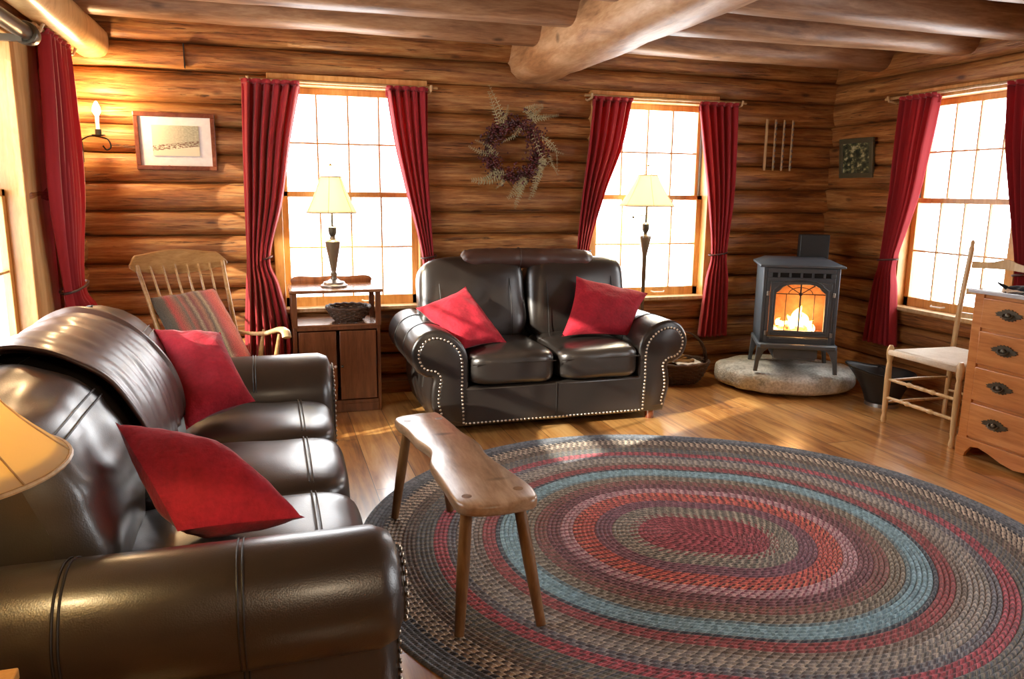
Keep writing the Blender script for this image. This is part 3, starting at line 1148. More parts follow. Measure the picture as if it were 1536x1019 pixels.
mb = MB(Matrix.Translation((-SX, -SY, 0)))
mb.bb(-.94, .19, 1.98, 3.80, .06, .32)
mb.bb(-.97, -.66, 1.78, 4.02, .07, .84)
mb.build('base_frame', M['leather'], SF, bevel=.02)
for i, (y0, y1) in enumerate(((1.99, 2.59), (2.59, 3.20), (3.20, 3.79))):
    mb = MB()
    c0 = Vector(L(-.13, (y0 + y1) / 2, .405))
    mb.rbox(c0, (.74, y1 - y0 - .005, .20), 5.5, 16, (.015, 0, .20), fn=crease(5, .008))
    c = mb.build('seat_cushion', M['leather'], SF, ang=180)
    mb = MB()
    pts = []
    for k in range(17):
        q = k / 16 * 2 - 1
        yy = q * (y1 - y0) / 2 * .965
        zz = .405 + .100 * (1 - abs(q) ** 5.5) ** (1 / 5.5) * (1 + .20 * (1 - q * q) * .93)
        pts.append(L(.095, (y0 + y1) / 2 + yy, zz + .004))
    mb.tube(pts, .003, 6)
    mb.tube([(p[0] + .014, p[1], p[2] - .0015) for p in pts], .0022, 6)
    mb.build('cushion_seam', M['stitch'], c)
# back cushions: rolled profile
prof = [(-.90, .60), (-.93, .80), (-.88, .93), (-.76, .995), (-.64, .975), (-.53, .90), (-.455, .79), (-.415, .67), (-.405, .55), (-.43, .47), (-.55, .45)]
pf = [tuple(p) for p in spline(prof, 6)]


def back_pt(u, v, off=0., y0=0., y1=1.):
    """u along profile, v across"""
    x = u * (len(pf) - 1)
    i = min(int(x), len(pf) - 2)
    a, b = Vector(pf[i]), Vector(pf[i + 1])
    p = a.lerp(b, x - i)
    t = (b - a).normalized()
    nrm = Vector((t.y, -t.x)) * -1
    return p, nrm


for i, (y0, y1) in enumerate(((1.95, 2.60), (2.60, 3.22), (3.22, 3.82))):
    mb = MB()
    cen = Vector((-.66, .72))

    def P(u, v):
        p, nr = back_pt(u, v)
        q = 2 * v - 1
        sc = (1 - abs(q) ** 6) ** (1 / 3.0)
        sc = .55 + .45 * sc if abs(q) < 1 else .55
        p = cen + (p - cen) * (sc * (1 + .015 * (1 - q * q)))
        y = (y0 + y1) / 2 + (y1 - y0) / 2 * q
        w = .010 * nz(y * 5, p.x * 5, p.y * 5) + .006 * nz(y * 4, p.x * 16, p.y * 16)
        return (p.x - SX + w, y - SY, p.y + w)
    mb.grid(P, 60, 24)
    for v in (0, 1):
        ring_ = [P(k / 30, v) for k in range(31)]
        mb.add(ring_, [tuple(range(31))])
    c = mb.build('back_cushion', M['leather'], SF, ang=60)
    mb = MB()
    for uu, rr in ((.30, .0032), (.50, .003), (.52, .003)):
        pts = []
        for k in range(19):
            v = .05 + .9 * k / 18
            if uu == .30:
                p = P(uu + .06 * nz(k * .4, i), v)
            else:
                p = P(uu, v)
            pts.append((p[0] + .003, p[1], p[2] + .003))
        mb.tube(pts, rr, 6)
    mb.build('cushion_seam', M['stitch'], c)
for sg, yc in ((-1, 1.845), (1, 3.955)):
    # rolled arm: horizontal roll along X with a rounded front, panel below
    mb = MB()
    yi = yc - sg * .17
    yo = yc + sg * .19
    ol = [(y - SY, z) for y, z in scroll_outline(sg, yi, yo)]
    mb.prism(ol, -.93 - SX, .272 - SX, 'X', .06)
    A = mb.build('arm', M['leather'], SF, ang=55)
    mb = MB()
    for xx in (-.47, -.105):
        mb = MB()
        for dx in (0, .012):
            mb.tube([(xx - SX + dx, p[0] + (p[0] - (yc - SY)) * .008, p[1] + .0015) for p in ol[9:56]], .0028, 6)
        mb.build('arm_seam', M['stitch'], A)
    mb = MB()
    mb.prism(inset(ol, .065), .262 - SX, .280 - SX, 'X', .006)
    mb.build('arm_facing', M['leather'], A, ang=50)
    mb = MB()
    nails(mb, inset(ol, .062), .026, .281 - SX, 'X')
    mb.build('nailhead_trim', M['nail'], A)
    for xx in (.2, -.85):
        MB().lathe([(.028, 0), (.034, .06)], (xx - SX, yc - SY, 0), 16).build('foot', M['mahogany'], SF)

# throw over the back of the sofa
mb = MB()


def P(u, v):
    p, nr = back_pt(.06 + .70 * u, v)
    q = v
    y0_ = 2.50 + .10 * u + .015 * nz(u * 6, 1)
    y1_ = 3.38 - .02 * u + .02 * nz(u * 5, 7)
    y = y0_ + (y1_ - y0_) * v
    edge = min(v, 1 - v)
    w = .018 + .012 * nz(u * 3, y * 9) + .014 * abs(nz(y * 11 + u * 2, u * 1.5)) + (.012 if edge < .05 else 0)
    cen = Vector((-.66, .72))
    d = (p - cen).normalized()
    p = p + d * w
    zz = p.y
    return (p.x, y, zz)


mb.grid(P, 56, 60)
o = mb.build('throw_blanket', M['throw'], ang=180)
so = o.modifiers.new('s', 'SOLIDIFY')
so.thickness = .012
so.offset = 1
tag(o, 'dark brown throw draped over the back of the long sofa', 'blanket')

tuck_pillow('throw_pillow', [(-.52, 3.72, .885), (-.235, 3.74, .85), (-.089, 3.40, .60), (-.36, 3.28, .53)], .085,
            'dark red throw pillow on the far seat of the long sofa', M['pillow'], seed=13)
tuck_pillow('throw_pillow', [(-.44, 2.33, .85), (-.20, 2.41, .64), (.06, 2.10, .60), (-.27, 2.10, .60)], .13,
            'plump red throw pillow on the near seat of the long sofa', M['pillow'], seed=21, pin=.04, k=.6)


# ------------------------------------------------------------------ live-edge bench
BN = thing('bench', 'rustic live-edge wooden bench standing on the braided rug', 'bench', (.68, 2.86, .015))


def bl(x, y, z=0): return (x - .68, y - 2.86, z)


left = [(.555, 2.37), (.55, 2.55), (.545, 2.75), (.575, 2.90), (.545, 3.05), (.53, 3.2), (.505, 3.33)]
right = [(.72, 3.42), (.745, 3.25), (.76, 3.1), (.79, 2.95), (.785, 2.8), (.81, 2.65), (.84, 2.48), (.845, 2.40)]
ol = left + [(.52, 3.40), (.60, 3.43), (.68, 3.44)] + right + [(.83, 2.335), (.78, 2.31), (.68, 2.30), (.60, 2.315)]
ol = [tuple(p) for p in spline(ol, 5, True)]
mb = MB()
mb.prism([bl(*p)[:2] for p in ol], .425, .468, 'Z', .012)
mb.build('seat', M['benchtop'], BN, ang=50)
for tp, ft in (((.60, 2.40), (.555, 2.325)), ((.79, 2.42), (.845, 2.31)), ((.555, 3.32), (.495, 3.35)), ((.70, 3.32), (.76, 3.36))):
    MB().tube([bl(*ft, 0), bl((tp[0] + ft[0]) / 2, (tp[1] + ft[1]) / 2, .215), bl(*tp, .43)], [.0175, .023, .021], 12).build('leg', M['benchleg'], BN)
for p in ((.60, 2.40), (.79, 2.42), (.555, 3.32), (.70, 3.32)):
    MB().lathe([(.0, .4685), (.018, .4685), (.018, .466)], bl(*p), 14).build('peg_end', M['benchleg'], BN)

# ------------------------------------------------------------------ small cabinet
CB = thing('cabinet', 'small dark wooden stand with open shelf and two doors beneath the window', 'cabinet', (.41, 5.40, 0))
mb = MB()
hw, hd = .275, .195
for sg in (-1, 1):
    mb.bb(sg * hw - .012, sg * hw + .012, -hd + .01, hd, .0, .60)
mb.bb(-hw, hw, -hd + .01, hd, .06, .085)
mb.bb(-hw, hw, -hd + .01, hd, .575, .60)
mb.bb(-hw, hw, hd - .012, hd, .05, .60)
mb.bb(-hw, hw, -hd + .01, -hd + .03, 0, .06)
mb.build('body', M['cab'], CB, bevel=.003)
for sx in (-1, 1):
    for sy in (-1, 1):
        MB().bb(sx * hw - .018, sx * hw + .018, sy * (hd - .02) - .018, sy * (hd - .02) + .018, .60, .83).build('post', M['cab'], CB, bevel=.003)
MB().bb(-hw + .01, hw - .01, -hd + .005, hd - .01, .60, .615).build('shelf', M['cabtop'], CB, bevel=.003)
MB().bb(-hw - .03, hw + .03, -hd - .03, hd + .0, .83, .852).build('top', M['cabtop'], CB, bevel=.006)
mb = MB()
olb = [tuple(p) for p in spline([(-hw, .85), (-hw - .005, .885), (-hw + .04, .905), (-.1, .90), (0, .905), (.1, .90), (hw - .04, .905), (hw + .005, .885), (hw, .85)], 5)]
mb.prism(olb, hd - .015, hd, 'Y', .003)
mb.build('gallery_rail', M['cab'], CB)
for sg in (-1, 1):
    d = MB().bb(sg * .133 - .122, sg * .133 + .122, -hd - .008, -hd + .01, .095, .57).build('door', M['cab'], CB, bevel=.004)
    MB().ball((sg * .022, -hd - .018, .33), .010, 8).build('knob', M['white'] if sg < 0 else M['bronze'], d)

# woven basket on its shelf
BK = thing('basket', 'dark woven bowl basket on the cabinet shelf', 'basket', (.50, 5.37, .616))
mb = MB()


def basket_pts(r0, r1, h, rows, n, amp, strand=.006, mb=None, sy=1.0):
    for i in range(rows):
        t_ = i / (rows - 1)
        r = r0 + (r1 - r0) * t_ ** .7
        z = strand + h * t_
        pts = []
        for k in range(n * 4):
            a = 2 * PI * k / (n * 4)
            rr = r + amp * math.cos(a * n + (PI if i % 2 else 0))
            pts.append((rr * math.cos(a), rr * sy * math.sin(a), z))
        mb.tube(pts, strand, 6, closed=True)


basket_pts(.085, .145, .085, 8, 14, .007, .007, mb)
for k in range(28):
    a = 2 * PI * k / 28
    mb.tube([(.085 * math.cos(a), .085 * math.sin(a), .003), (.115 * math.cos(a), .115 * math.sin(a), .04), (.147 * math.cos(a), .147 * math.sin(a), .095)], .003, 5)
mb.lathe([(0, .004), (.088, .004), (.088, .009), (0, .009)], (0, 0, 0), 24)
mb.build('weave', M['wicker'], BK)
mb = MB()
mb.tube([(.148 * math.cos(2 * PI * k / 48), .148 * math.sin(2 * PI * k / 48), .095 + .004 * math.sin(k * 2.1)) for k in range(48)], .010, 8, closed=True)
mb.build('rim', M['wicker'], BK)


# ------------------------------------------------------------------ lamps
def shade_prof(rb, rt, h, n=8, bell=.12):
    return [(rb + (rt - rb) * (i / n) - bell * rb * math.sin(PI * i / n), h * i / n) for i in range(n + 1)]


def add_shade(parent, z, rb, rt, h, mat, ribs=8, bell=.12, rim=True):
    mb = MB()
    pr_ = shade_prof(rb, rt, h, 10, bell)
    mb.lathe(pr_, (0, 0, z), 48, cap=False)
    s_ = mb.build('lamp_shade', mat, parent, ang=60)
    so = s_.modifiers.new('s', 'SOLIDIFY')
    so.thickness = .002
    mb = MB()
    for (r, zz) in (pr_[0], pr_[-1]):
        mb.tube([(r * math.cos(2 * PI * k / 48), r * math.sin(2 * PI * k / 48), z + zz) for k in range(48)], .0045, 6, closed=True)
    for k in range(ribs):
        a = 2 * PI * (k + .3) / ribs
        mb.tube([((r + .001) * math.cos(a), (r + .001) * math.sin(a), z + zz) for r, zz in pr_], .0018, 5)
    mb.build('piping', M['lightwood'], s_)
    return s_


def add_harp(parent, z0, z1, w=.045):
    mb = MB()
    mb.tube([(-.012, 0, z0), (-w, 0, z0 + (z1 - z0) * .4), (-w * .8, 0, z0 + (z1 - z0) * .8), (0, 0, z1), (w * .8, 0, z0 + (z1 - z0) * .8), (w, 0, z0 + (z1 - z0) * .4), (.012, 0, z0)], .0022, 6)
    mb.ball((0, 0, z1 + .012), .010, 8)
    mb.build('harp', M['brass'], parent)


TL = thing('table_lamp', 'urn-based table lamp with cream shade on the small cabinet', 'lamp', (.41, 5.37, .853))
MB().lathe([(.0, 0), (.088, 0), (.09, .012), (.075, .02), (.07, .032), (.045, .038), (.028, .05), (.0, .05)], n=32).build('base', M['ring'], TL)
MB().lathe([(.026, .045), (.018, .07), (.024, .085), (.016, .10), (.020, .12), (.034, .20), (.048, .27), (.052, .305), (.046, .312), (.02, .325), (.016, .345), (.0, .345)], n=32).build('urn', M['ceramic'], TL)
MB().lathe([(.016, .34), (.026, .36), (.028, .40), (.022, .405), (.008, .41), (.008, .50)], n=20).build('socket', M['bronze'], TL)
add_shade(TL, .50, .168, .07, .235, M['shade'], 6, .035)
add_harp(TL, .47, .80)
light('table_lamp_bulb', 'POINT', (.41, 5.37, 1.47), 26, (1, .86, .60), shadow_soft_size=.03)

FL = thing('floor_lamp', 'standing lamp with cream shade behind the right arm of the two-seat sofa', 'lamp', (2.82, 5.50, 0))
MB().lathe([(.0, 0), (.115, 0), (.118, .015), (.08, .03), (.03, .045), (.02, .08), (.0, .08)], n=32).build('base', M['bronze'], FL)
MB().lathe([(.014, .06), (.012, .3), (.016, .34), (.012, .38), (.012, .70), (.018, .85), (.017, .98), (.018, 1.02), (.034, 1.10), (.046, 1.16), (.044, 1.175), (.016, 1.185), (.012, 1.20), (.0, 1.2)], n=24).build('pole', M['ceramic'], FL)
MB().lathe([(.012, 1.19), (.026, 1.22), (.028, 1.265), (.018, 1.275), (.008, 1.28), (.008, 1.42)], n=20).build('socket', M['bronze'], FL)
mb = MB()
mb.tube([(0, 0, 1.33), (-.10, .01, 1.335), (-.105, .01, 1.30), (-.02, .0, 1.30)], .005, 6)
mb.ball((-.105, .01, 1.32), .011)
mb.build('swing_arm', M['bronze'], FL)
add_shade(FL, 1.405, .215, .075, .235, M['shade'], 6, .035)
add_harp(FL, 1.40, 1.70)
light('floor_lamp_bulb', 'POINT', (2.82, 5.50, 1.52), 26, (1, .86, .60), shadow_soft_size=.03)

# foreground end table and lamp
ET = thing('end_table', 'honey pine side table with crossed slats beside the near sofa arm', 'table', (-.73, 1.385, 0))
MB().bb(-.22, .22, -.21, .21, .545, .57).build('top', M['casing'], ET, bevel=.004)
for sx in (-1, 1):
    for sy in (-1, 1):
        MB().bb(sx * .195 - .015, sx * .195 + .015, sy * .185 - .015, sy * .185 + .015, 0, .545).build('leg', M['casing'], ET, bevel=.003)
mb = MB()
for s in (-1, 1):
    mb.tube([(.197, -.17, .27 - s * .25), (.197, .17, .27 + s * .25)], .006, 6)
    mb.tube([(-.17, .187, .27 - s * .25), (.17, .187, .27 + s * .25)], .006, 6)
mb.build('cross_slats', M['lightwood'], ET)
NL = thing('table_lamp', 'amber-lit bell shaded lamp on the side table at the near sofa arm', 'lamp', (-.60, 1.50, .571))
MB().lathe([(.0, 0), (.075, 0), (.078, .015), (.03, .03), (.018, .06), (.03, .10), (.045, .15), (.03, .22), (.014, .27), (.014, .36), (.0, .36)], n=32).build('base', M['brass'], NL)
MB().lathe([(.012, .34), (.022, .36), (.022, .49), (.0, .50)], n=20).build('socket', M['brass'], NL)
add_shade(NL, .445, .235, .09, .25, M['shade2'], 8, .16)
add_harp(NL, .42, .72)
MB().ball((0, 0, .54), .028, 10).build('bulb', M['bulb'], NL)
light('near_lamp_bulb', 'POINT', (-.60, 1.50, 1.13), 26, (1, .74, .38), shadow_soft_size=.03)

# ------------------------------------------------------------------ sconce
SC = thing('wall_sconce', 'black iron candle sconce with lit bulb left of the mahogany-framed picture', 'sconce', (-.99, 5.64, 1.74))
mb = MB()
mb.tube(spline([(-.13, .0, -.02), (-.12, -.06, .04), (-.06, -.11, .075), (0, -.12, .075), (.05, -.12, .06), (.065, -.12, .015), (.04, -.12, -.005), (.02, -.12, .02)], 5), .005, 8)
mb.bb(-.145, -.115, -.01, .0, -.08, .05)
mb.build('bracket', M['iron'], SC)
MB().lathe([(.0, .078), (.038, .082), (.04, .086), (.018, .088), (.018, .12), (.0, .12)], (0, -.12, 0), 20).build('candle_cup', M['iron'], SC)
MB().lathe([(.011, .11), (.011, .20), (.0, .20)], (0, -.12, 0), 16).build('candle', M['candle'], SC)
MB().lathe([(.0, .20), (.012, .205), (.024, .228), (.020, .255), (.006, .285), (.0, .29)], (0, -.12, 0), 16).build('bulb', M['bulb'], SC)
light('sconce_light', 'POINT', (-.99, 5.47, 1.99), 24, (1, .68, .34), shadow_soft_size=.035)


# ------------------------------------------------------------------ pictures
def picture(f, a0, a1, z0, z1, fw, mats, label, art, name='framed_picture', mat_w=.09, tilt=.02):
    root = thing(name, label, 'picture')

    def ringbox(mb, A0, A1, Z0, Z1, w, d0, d1):
        for (p0, p1, q0, q1) in ((A0, A1, Z1 - w, Z1), (A0, A1, Z0, Z0 + w), (A0, A0 + w, Z0 + w, Z1 - w), (A1 - w, A1, Z0 + w, Z1 - w)):
            P_, Q_ = [], []
            c = []
            for (a, z, d) in ((p0, q0, d0), (p1, q0, d0), (p1, q1, d0), (p0, q1, d0), (p0, q0, d1), (p1, q0, d1), (p1, q1, d1), (p0, q1, d1)):
                c.append(f(a, d - tilt * (z - Z0) / (Z1 - Z0), z))
            mb.add(c, [(0, 3, 2, 1), (4, 5, 6, 7), (0, 1, 5, 4), (1, 2, 6, 5), (2, 3, 7, 6), (3, 0, 4, 7)])
    mb = MB()
    ringbox(mb, a0, a1, z0, z1, fw, -.07, -.045)
    mb.build('frame', mats[0], root, smooth=False, bevel=.004)

    def sheet(nm, A0, A1, Z0, Z1, d, mat):
        mb = MB()
        tl = lambda z: tilt * (z - z0) / (z1 - z0)
        c = [f(a, dd - tl(z), z) for dd in (d, d + .004) for a, z in ((A0, Z0), (A1, Z0), (A1, Z1), (A0, Z1))]
        mb.add(c, [(0, 1, 2, 3), (4, 7, 6, 5), (0, 4, 5, 1), (1, 5, 6, 2), (2, 6, 7, 3), (3, 7, 4, 0)], [[(0, 0), (1, 0), (1, 1), (0, 1)]] + [[(0, 0)] * 4] * 5)
        return mb.build(nm, mat, root, smooth=False)
    if mats[1]: sheet('mat_board', a0 + fw * .8, a1 - fw * .8, z0 + fw * .8, z1 - fw * .8, -.056, mats[1])
    sheet('print', a0 + fw + mat_w, a1 - fw - mat_w, z0 + fw + mat_w * .85, z1 - fw - mat_w * .7, -.061, art)
    return root


t = NT('sleigh_print')
uv = t.coord('UV')
sp = t.n('ShaderNodeSeparateXYZ')
t.l(uv, sp.inputs[0])
n1 = t.noise(uv, 7, 5, .6)
n2 = t.noise(t.mapping(uv, (1, 1.4, 1)), 16, 4, .7)
band = t.math('MULTIPLY', t.math('LESS_THAN', t.math('ABSOLUTE', t.math('SUBTRACT', sp.outputs[1], t.math('MULTIPLY_ADD', sp.outputs[0], .18, .24))), .09), t.math('GREATER_THAN', n2, .50))
top = t.math('MULTIPLY', t.math('GREATER_THAN', t.math('ADD', sp.outputs[1], t.math('MULTIPLY', n1, .5)), .58), t.math('SMOOTH_MIN', sp.outputs[0], .8, .2))
c = t.mixc(t.math('MULTIPLY', top, .85), (.74, .70, .50), t.ramp(t.noise(uv, 22, 4, .7), [(.35, (.09, .10, .06)), (.7, (.50, .50, .32))]))
c = t.mixc(t.math('MULTIPLY', band, .9), c, (.16, .07, .04))
M['art1'] = t.set(color=c, rough=.5)
t = NT('dark_still_life')
uv = t.coord('UV')
n1 = t.noise(uv, 5.5, 3, .6)
c = t.ramp(n1, [(.40, (.02, .03, .02)), (.52, (.09, .11, .06)), (.58, (.34, .34, .16)), (.66, (.62, .62, .42))])
M['art2'] = t.set(color=c, rough=.4)
M['olive'] = plain('olive_frame', (.09, .085, .05), .35)
picture(fb, -.80, -.31, 1.62, 1.985, .028, (M['mahogany'], M['white']), 'mahogany-framed sleigh print with wide white mat on the log wall', M['art1'], mat_w=.075, tilt=.035)
picture(fr_, 5.12, 5.50, 1.645, 1.96, .04, (M['olive'], None), 'small dark still-life picture in olive frame near the corner', M['art2'], mat_w=-.01, tilt=.03)

# ------------------------------------------------------------------ peg rack
PR = thing('peg_rack', 'small rack of four slim wooden rods hung above the stove', 'rack', (4.065, 5.63, 1.70))
for i in range(4):
    x = -.125 + i * .083
    MB().tube([(x + .0, -.02, 0), (x, -.02, .41)], .011 if i == 0 else .008, 8).build('rod', M['lightwood'], PR)
    if i:
        mb = MB()
        for k in range(9): mb.ball((x, -.03, .03 + k * .044), .009, 6, (1, .8, 1.4))
        mb.build('beads', M['ring'], PR)
mb = MB()
for z in (.04, .37): mb.bb(-.135, .135, -.012, .0, z - .008, z + .008)
mb.build('crossbar', M['cab'], PR)


# ------------------------------------------------------------------ wreath
WR = thing('wreath', 'dried fern and dark red berry wreath on the log wall', 'wreath', (1.75, 5.60, 1.80))
R0 = .195
mb = MB()
for s in range(5):
    pts = []
    for k in range(60):
        a = 2 * PI * k / 60
        rr = R0 + .018 * math.cos(a * 7 + s * 1.3)
        pts.append((rr * math.cos(a), -.01 + .018 * math.sin(a * 7 + s * 1.3), rr * math.sin(a)))
    mb.tube(pts, .005, 5, closed=True)
mb.build('vine_ring', M['wicker'], WR)
M['berry'] = fabric('berry', (.035, .004, .005), (.15, .014, .016), 40, .45, 0)
M['fern'] = fabric('dried_fern', (.27, .24, .12), (.60, .55, .33), 40, .8, .1)
rnd = random.Random(3)
mb = MB()
for k in range(900):
    a = rnd.uniform(0, 2 * PI)
    d = .5 + .5 * nz(math.cos(a) * 2.2, math.sin(a) * 2.2, 3)
    rr = R0 + rnd.gauss(0, .034 + .012 * d)
    r = rnd.uniform(.006, .010)
    mb.ball((rr * math.cos(a), -.02 - rnd.uniform(0, .045), rr * math.sin(a)), r, 5)
b_ = mb.build('berries', M['berry'], WR)
b_['kind'] = 'stuff'
mb = MB()
for k in range(160):
    a = rnd.uniform(0, 2 * PI)
    rr = R0 + rnd.gauss(0, .02)
    a2 = a + rnd.uniform(.1, .35)
    r2 = R0 + rnd.gauss(0, .045)
    mb.tube([(rr * math.cos(a), -.02, rr * math.sin(a)), (r2 * math.cos(a2), -.03 - rnd.uniform(0, .05), r2 * math.sin(a2))], [.003, .001], 4)
b_ = mb.build('twigs', M['wicker'], WR)
b_['kind'] = 'stuff'


def sprig(p0, p1, bend, w, seed):
    p0, p1 = Vector(p0), Vector(p1)
    d = p1 - p0
    n = Vector((-d.z, 0, d.x)).normalized()
    pts = spline([p0, (p0 + p1) / 2 + n * bend + Vector((0, -.02, 0)), p1], 14)
    mb = MB()
    mb.tube(pts, [.0028 * (1 - i / len(pts)) + .0008 for i in range(len(pts))], 5)
    for i in range(3, len(pts) - 1, 2):
        tt = i / len(pts)
        t_ = (pts[i + 1] - pts[i - 1]).normalized()
        s_ = Vector((-t_.z, 0, t_.x))
        ln = w * (1 - tt * .75)
        for sg in (-1, 1):
            for q in (0,):
                tip = pts[i] + (s_ * sg * .95 + t_ * .35) * ln * 1.35 * rnd.uniform(.8, 1.1) + Vector((0, rnd.uniform(-.012, .004), 0))
                base = pts[i] + t_ * .006 * q
                wd = t_ * ln * .22
                m_ = (base + tip) / 2
                up = Vector((0, -.004, 0))
                mb.add([base, m_ + wd + up, tip, m_ - wd + up, m_ + Vector((0, .003, 0))], [(0, 1, 2, 3), (0, 4, 1), (1, 4, 2), (2, 4, 3), (3, 4, 0)])
    mb.build('fern_sprig', M['fern'], WR, smooth=False)


def wp(x, y):  # photo-measured offset in metres from the centre
    return ((x - 755) / 207, -.045, -(y - 227) / 207)


for (a, b, bd, w) in (((735, 195), (714, 142), .01, .035), ((735, 190), (745, 160), .0, .022), ((775, 178), (826, 172), -.01, .03), ((768, 170), (800, 158), .01, .03), ((785, 195), (829, 256), -.06, .028),
                      ((722, 232), (683, 222), .02, .028), ((735, 258), (688, 272), .03, .045), ((770, 266), (745, 298), .03, .038), ((768, 262), (757, 314), .01, .035), ((800, 235), (788, 262), .02, .035),
                      ((792, 250), (780, 300), .01, .035), ((765, 190), (735, 215), .02, .025), ((800, 205), (836, 230), -.03, .022), ((740, 270), (726, 284), .0, .02), ((810, 230), (827, 262), -.01, .018)):
    sprig(wp(*a), wp(*b), bd, w, 0)
    if w > .027:
        sprig(wp(a[0] + 7, a[1] + 5), wp(b[0] + rnd.uniform(-4, 12), b[1] + rnd.uniform(-12, 10)), -bd, w * .8, 0)
mb = MB()
mb.tube([wp(762, 186), wp(766, 192), wp(765, 200)], .004, 6)
mb.tube([wp(766, 191), wp(771, 184)], .004, 6)
mb.build('bow', M['white'], WR)


# ------------------------------------------------------------------ stove
SO = Vector((3.86, 4.985, .185))
SR = math.radians(-29)
# hearth stone
mb = MB()


def P(u, v):
    th = u * 2 * PI
    rx, ry = .545, .44
    ph = (v - .5) * PI
    c, s_ = math.cos(ph), math.sin(ph)
    cc = abs(c) ** .38
    ss = math.copysign(abs(s_) ** .55, s_)
    w = 1 + .06 * nz(math.cos(th) * 1.5, math.sin(th) * 1.5, 2) + .035 * nz(math.cos(th) * 5, math.sin(th) * 5, v * 3)
    x, y = rx * cc * w * math.cos(th), ry * cc * w * math.sin(th)
    z = .092 + .092 * ss + .010 * nz(x * 6, y * 6, v * 4) * (1 if v < .85 else .3)
    return (x, y, max(0.001, z))


mb.grid(P, 90, 22, cu=True)
o = mb.build('hearth_stone', M['stone'], ang=180)
o.location = (3.885, 5.07, 0)
o.rotation_euler = (0, 0, SR)
tag(o, 'low rounded grey boulder slab carrying the stove', 'stone')

ST = thing('pellet_stove', 'grey cast iron stove with arched glass door and burning fire', 'stove', SO, SR)
W_, D_ = .27, .24
Z0, Z1 = .215, .79
mb = MB()  # shell with an open firebox
mb.bb(-W_, -W_ + .03, -D_, D_, Z0, Z1)
mb.bb(W_ - .03, W_, -D_, D_, Z0, Z1)
mb.bb(-W_, W_, D_ - .03, D_, Z0, Z1)
mb.bb(-W_, W_, -D_, D_, Z0, Z0 + .05)
mb.bb(-W_ + .03, W_ - .03, -D_ + .012, D_, Z1 - .13, Z1)
mb.build('body', M['stove'], ST, bevel=.006)
mb = MB()
mb.bb(-W_ + .03, W_ - .03, .04, .06, Z0 + .05, Z1 - .13)
mb.bb(-W_ + .03, -W_ + .045, -D_ + .03, .05, Z0 + .05, Z1 - .13)
mb.bb(W_ - .045, W_ - .03, -D_ + .03, .05, Z0 + .05, Z1 - .13)
mb.bb(-W_ + .03, W_ - .03, -D_ + .03, .05, Z0 + .05, Z0 + .07)
mb.build('firebox', M['firebrick'], ST, smooth=False)
# top
mb = MB()
to = [(-.30, -.27), (.30, -.27), (.30, .27), (-.30, .27)]
ti = [(-.22, -.20), (.22, -.20), (.22, .22), (-.22, .22)]
mb.prism([(a, b) for a, b in to], Z1, Z1 + .018, 'Z')
mb.add([(a, b, Z1 + .018) for a, b in [(x * .98, y * .98) for x, y in to]] + [(a, b, Z1 + .05) for a, b in ti],
       [(0, 1, 5, 4), (1, 2, 6, 5), (2, 3, 7, 6), (3, 0, 4, 7), (4, 5, 6, 7), (3, 2, 1, 0)])
mb.build('top_plate', M['stove'], ST, bevel=.005)
# vent band
mb = MB()
gz0, gz1 = Z1 - .075, Z1 - .04
mb.bb(-.24, .24, -D_ - .004, -D_ + .012, Z1 - .105, gz0)
mb.bb(-.24, .24, -D_ - .004, -D_ + .012, gz1, Z1 - .005)
for k in range(7):
    x = -.24 + .08 * k
    ww = .035 if k in (0, 6) else .008
    mb.bb(max(-.24, x - ww), min(.24, x + ww), -D_ - .004, -D_ + .012, gz0, gz1)
mb.build('vent_grille', M['stove'], ST, bevel=.003)
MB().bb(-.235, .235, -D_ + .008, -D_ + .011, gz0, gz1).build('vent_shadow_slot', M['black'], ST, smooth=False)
# door with arched opening
dz0, dz1 = Z0 + .03, Z1 - .105
do = [(-.215, dz0), (.215, dz0), (.215, dz1), (-.215, dz1)]
ar = []
ax = .175
az0, azs = dz0 + .075, dz1 - .085


def arch_pts(ax, az0, azs, rise, n=20):
    p = [(-ax, az0), (ax, az0), (ax, azs)]
    for k in range(1, n):
        th = PI * k / n
        p.append((ax * .82 * math.cos(th), azs + .012 + rise * math.sin(th) ** .8))
    p.append((-ax, azs))
    return p


inn = arch_pts(ax, az0, azs, .06)


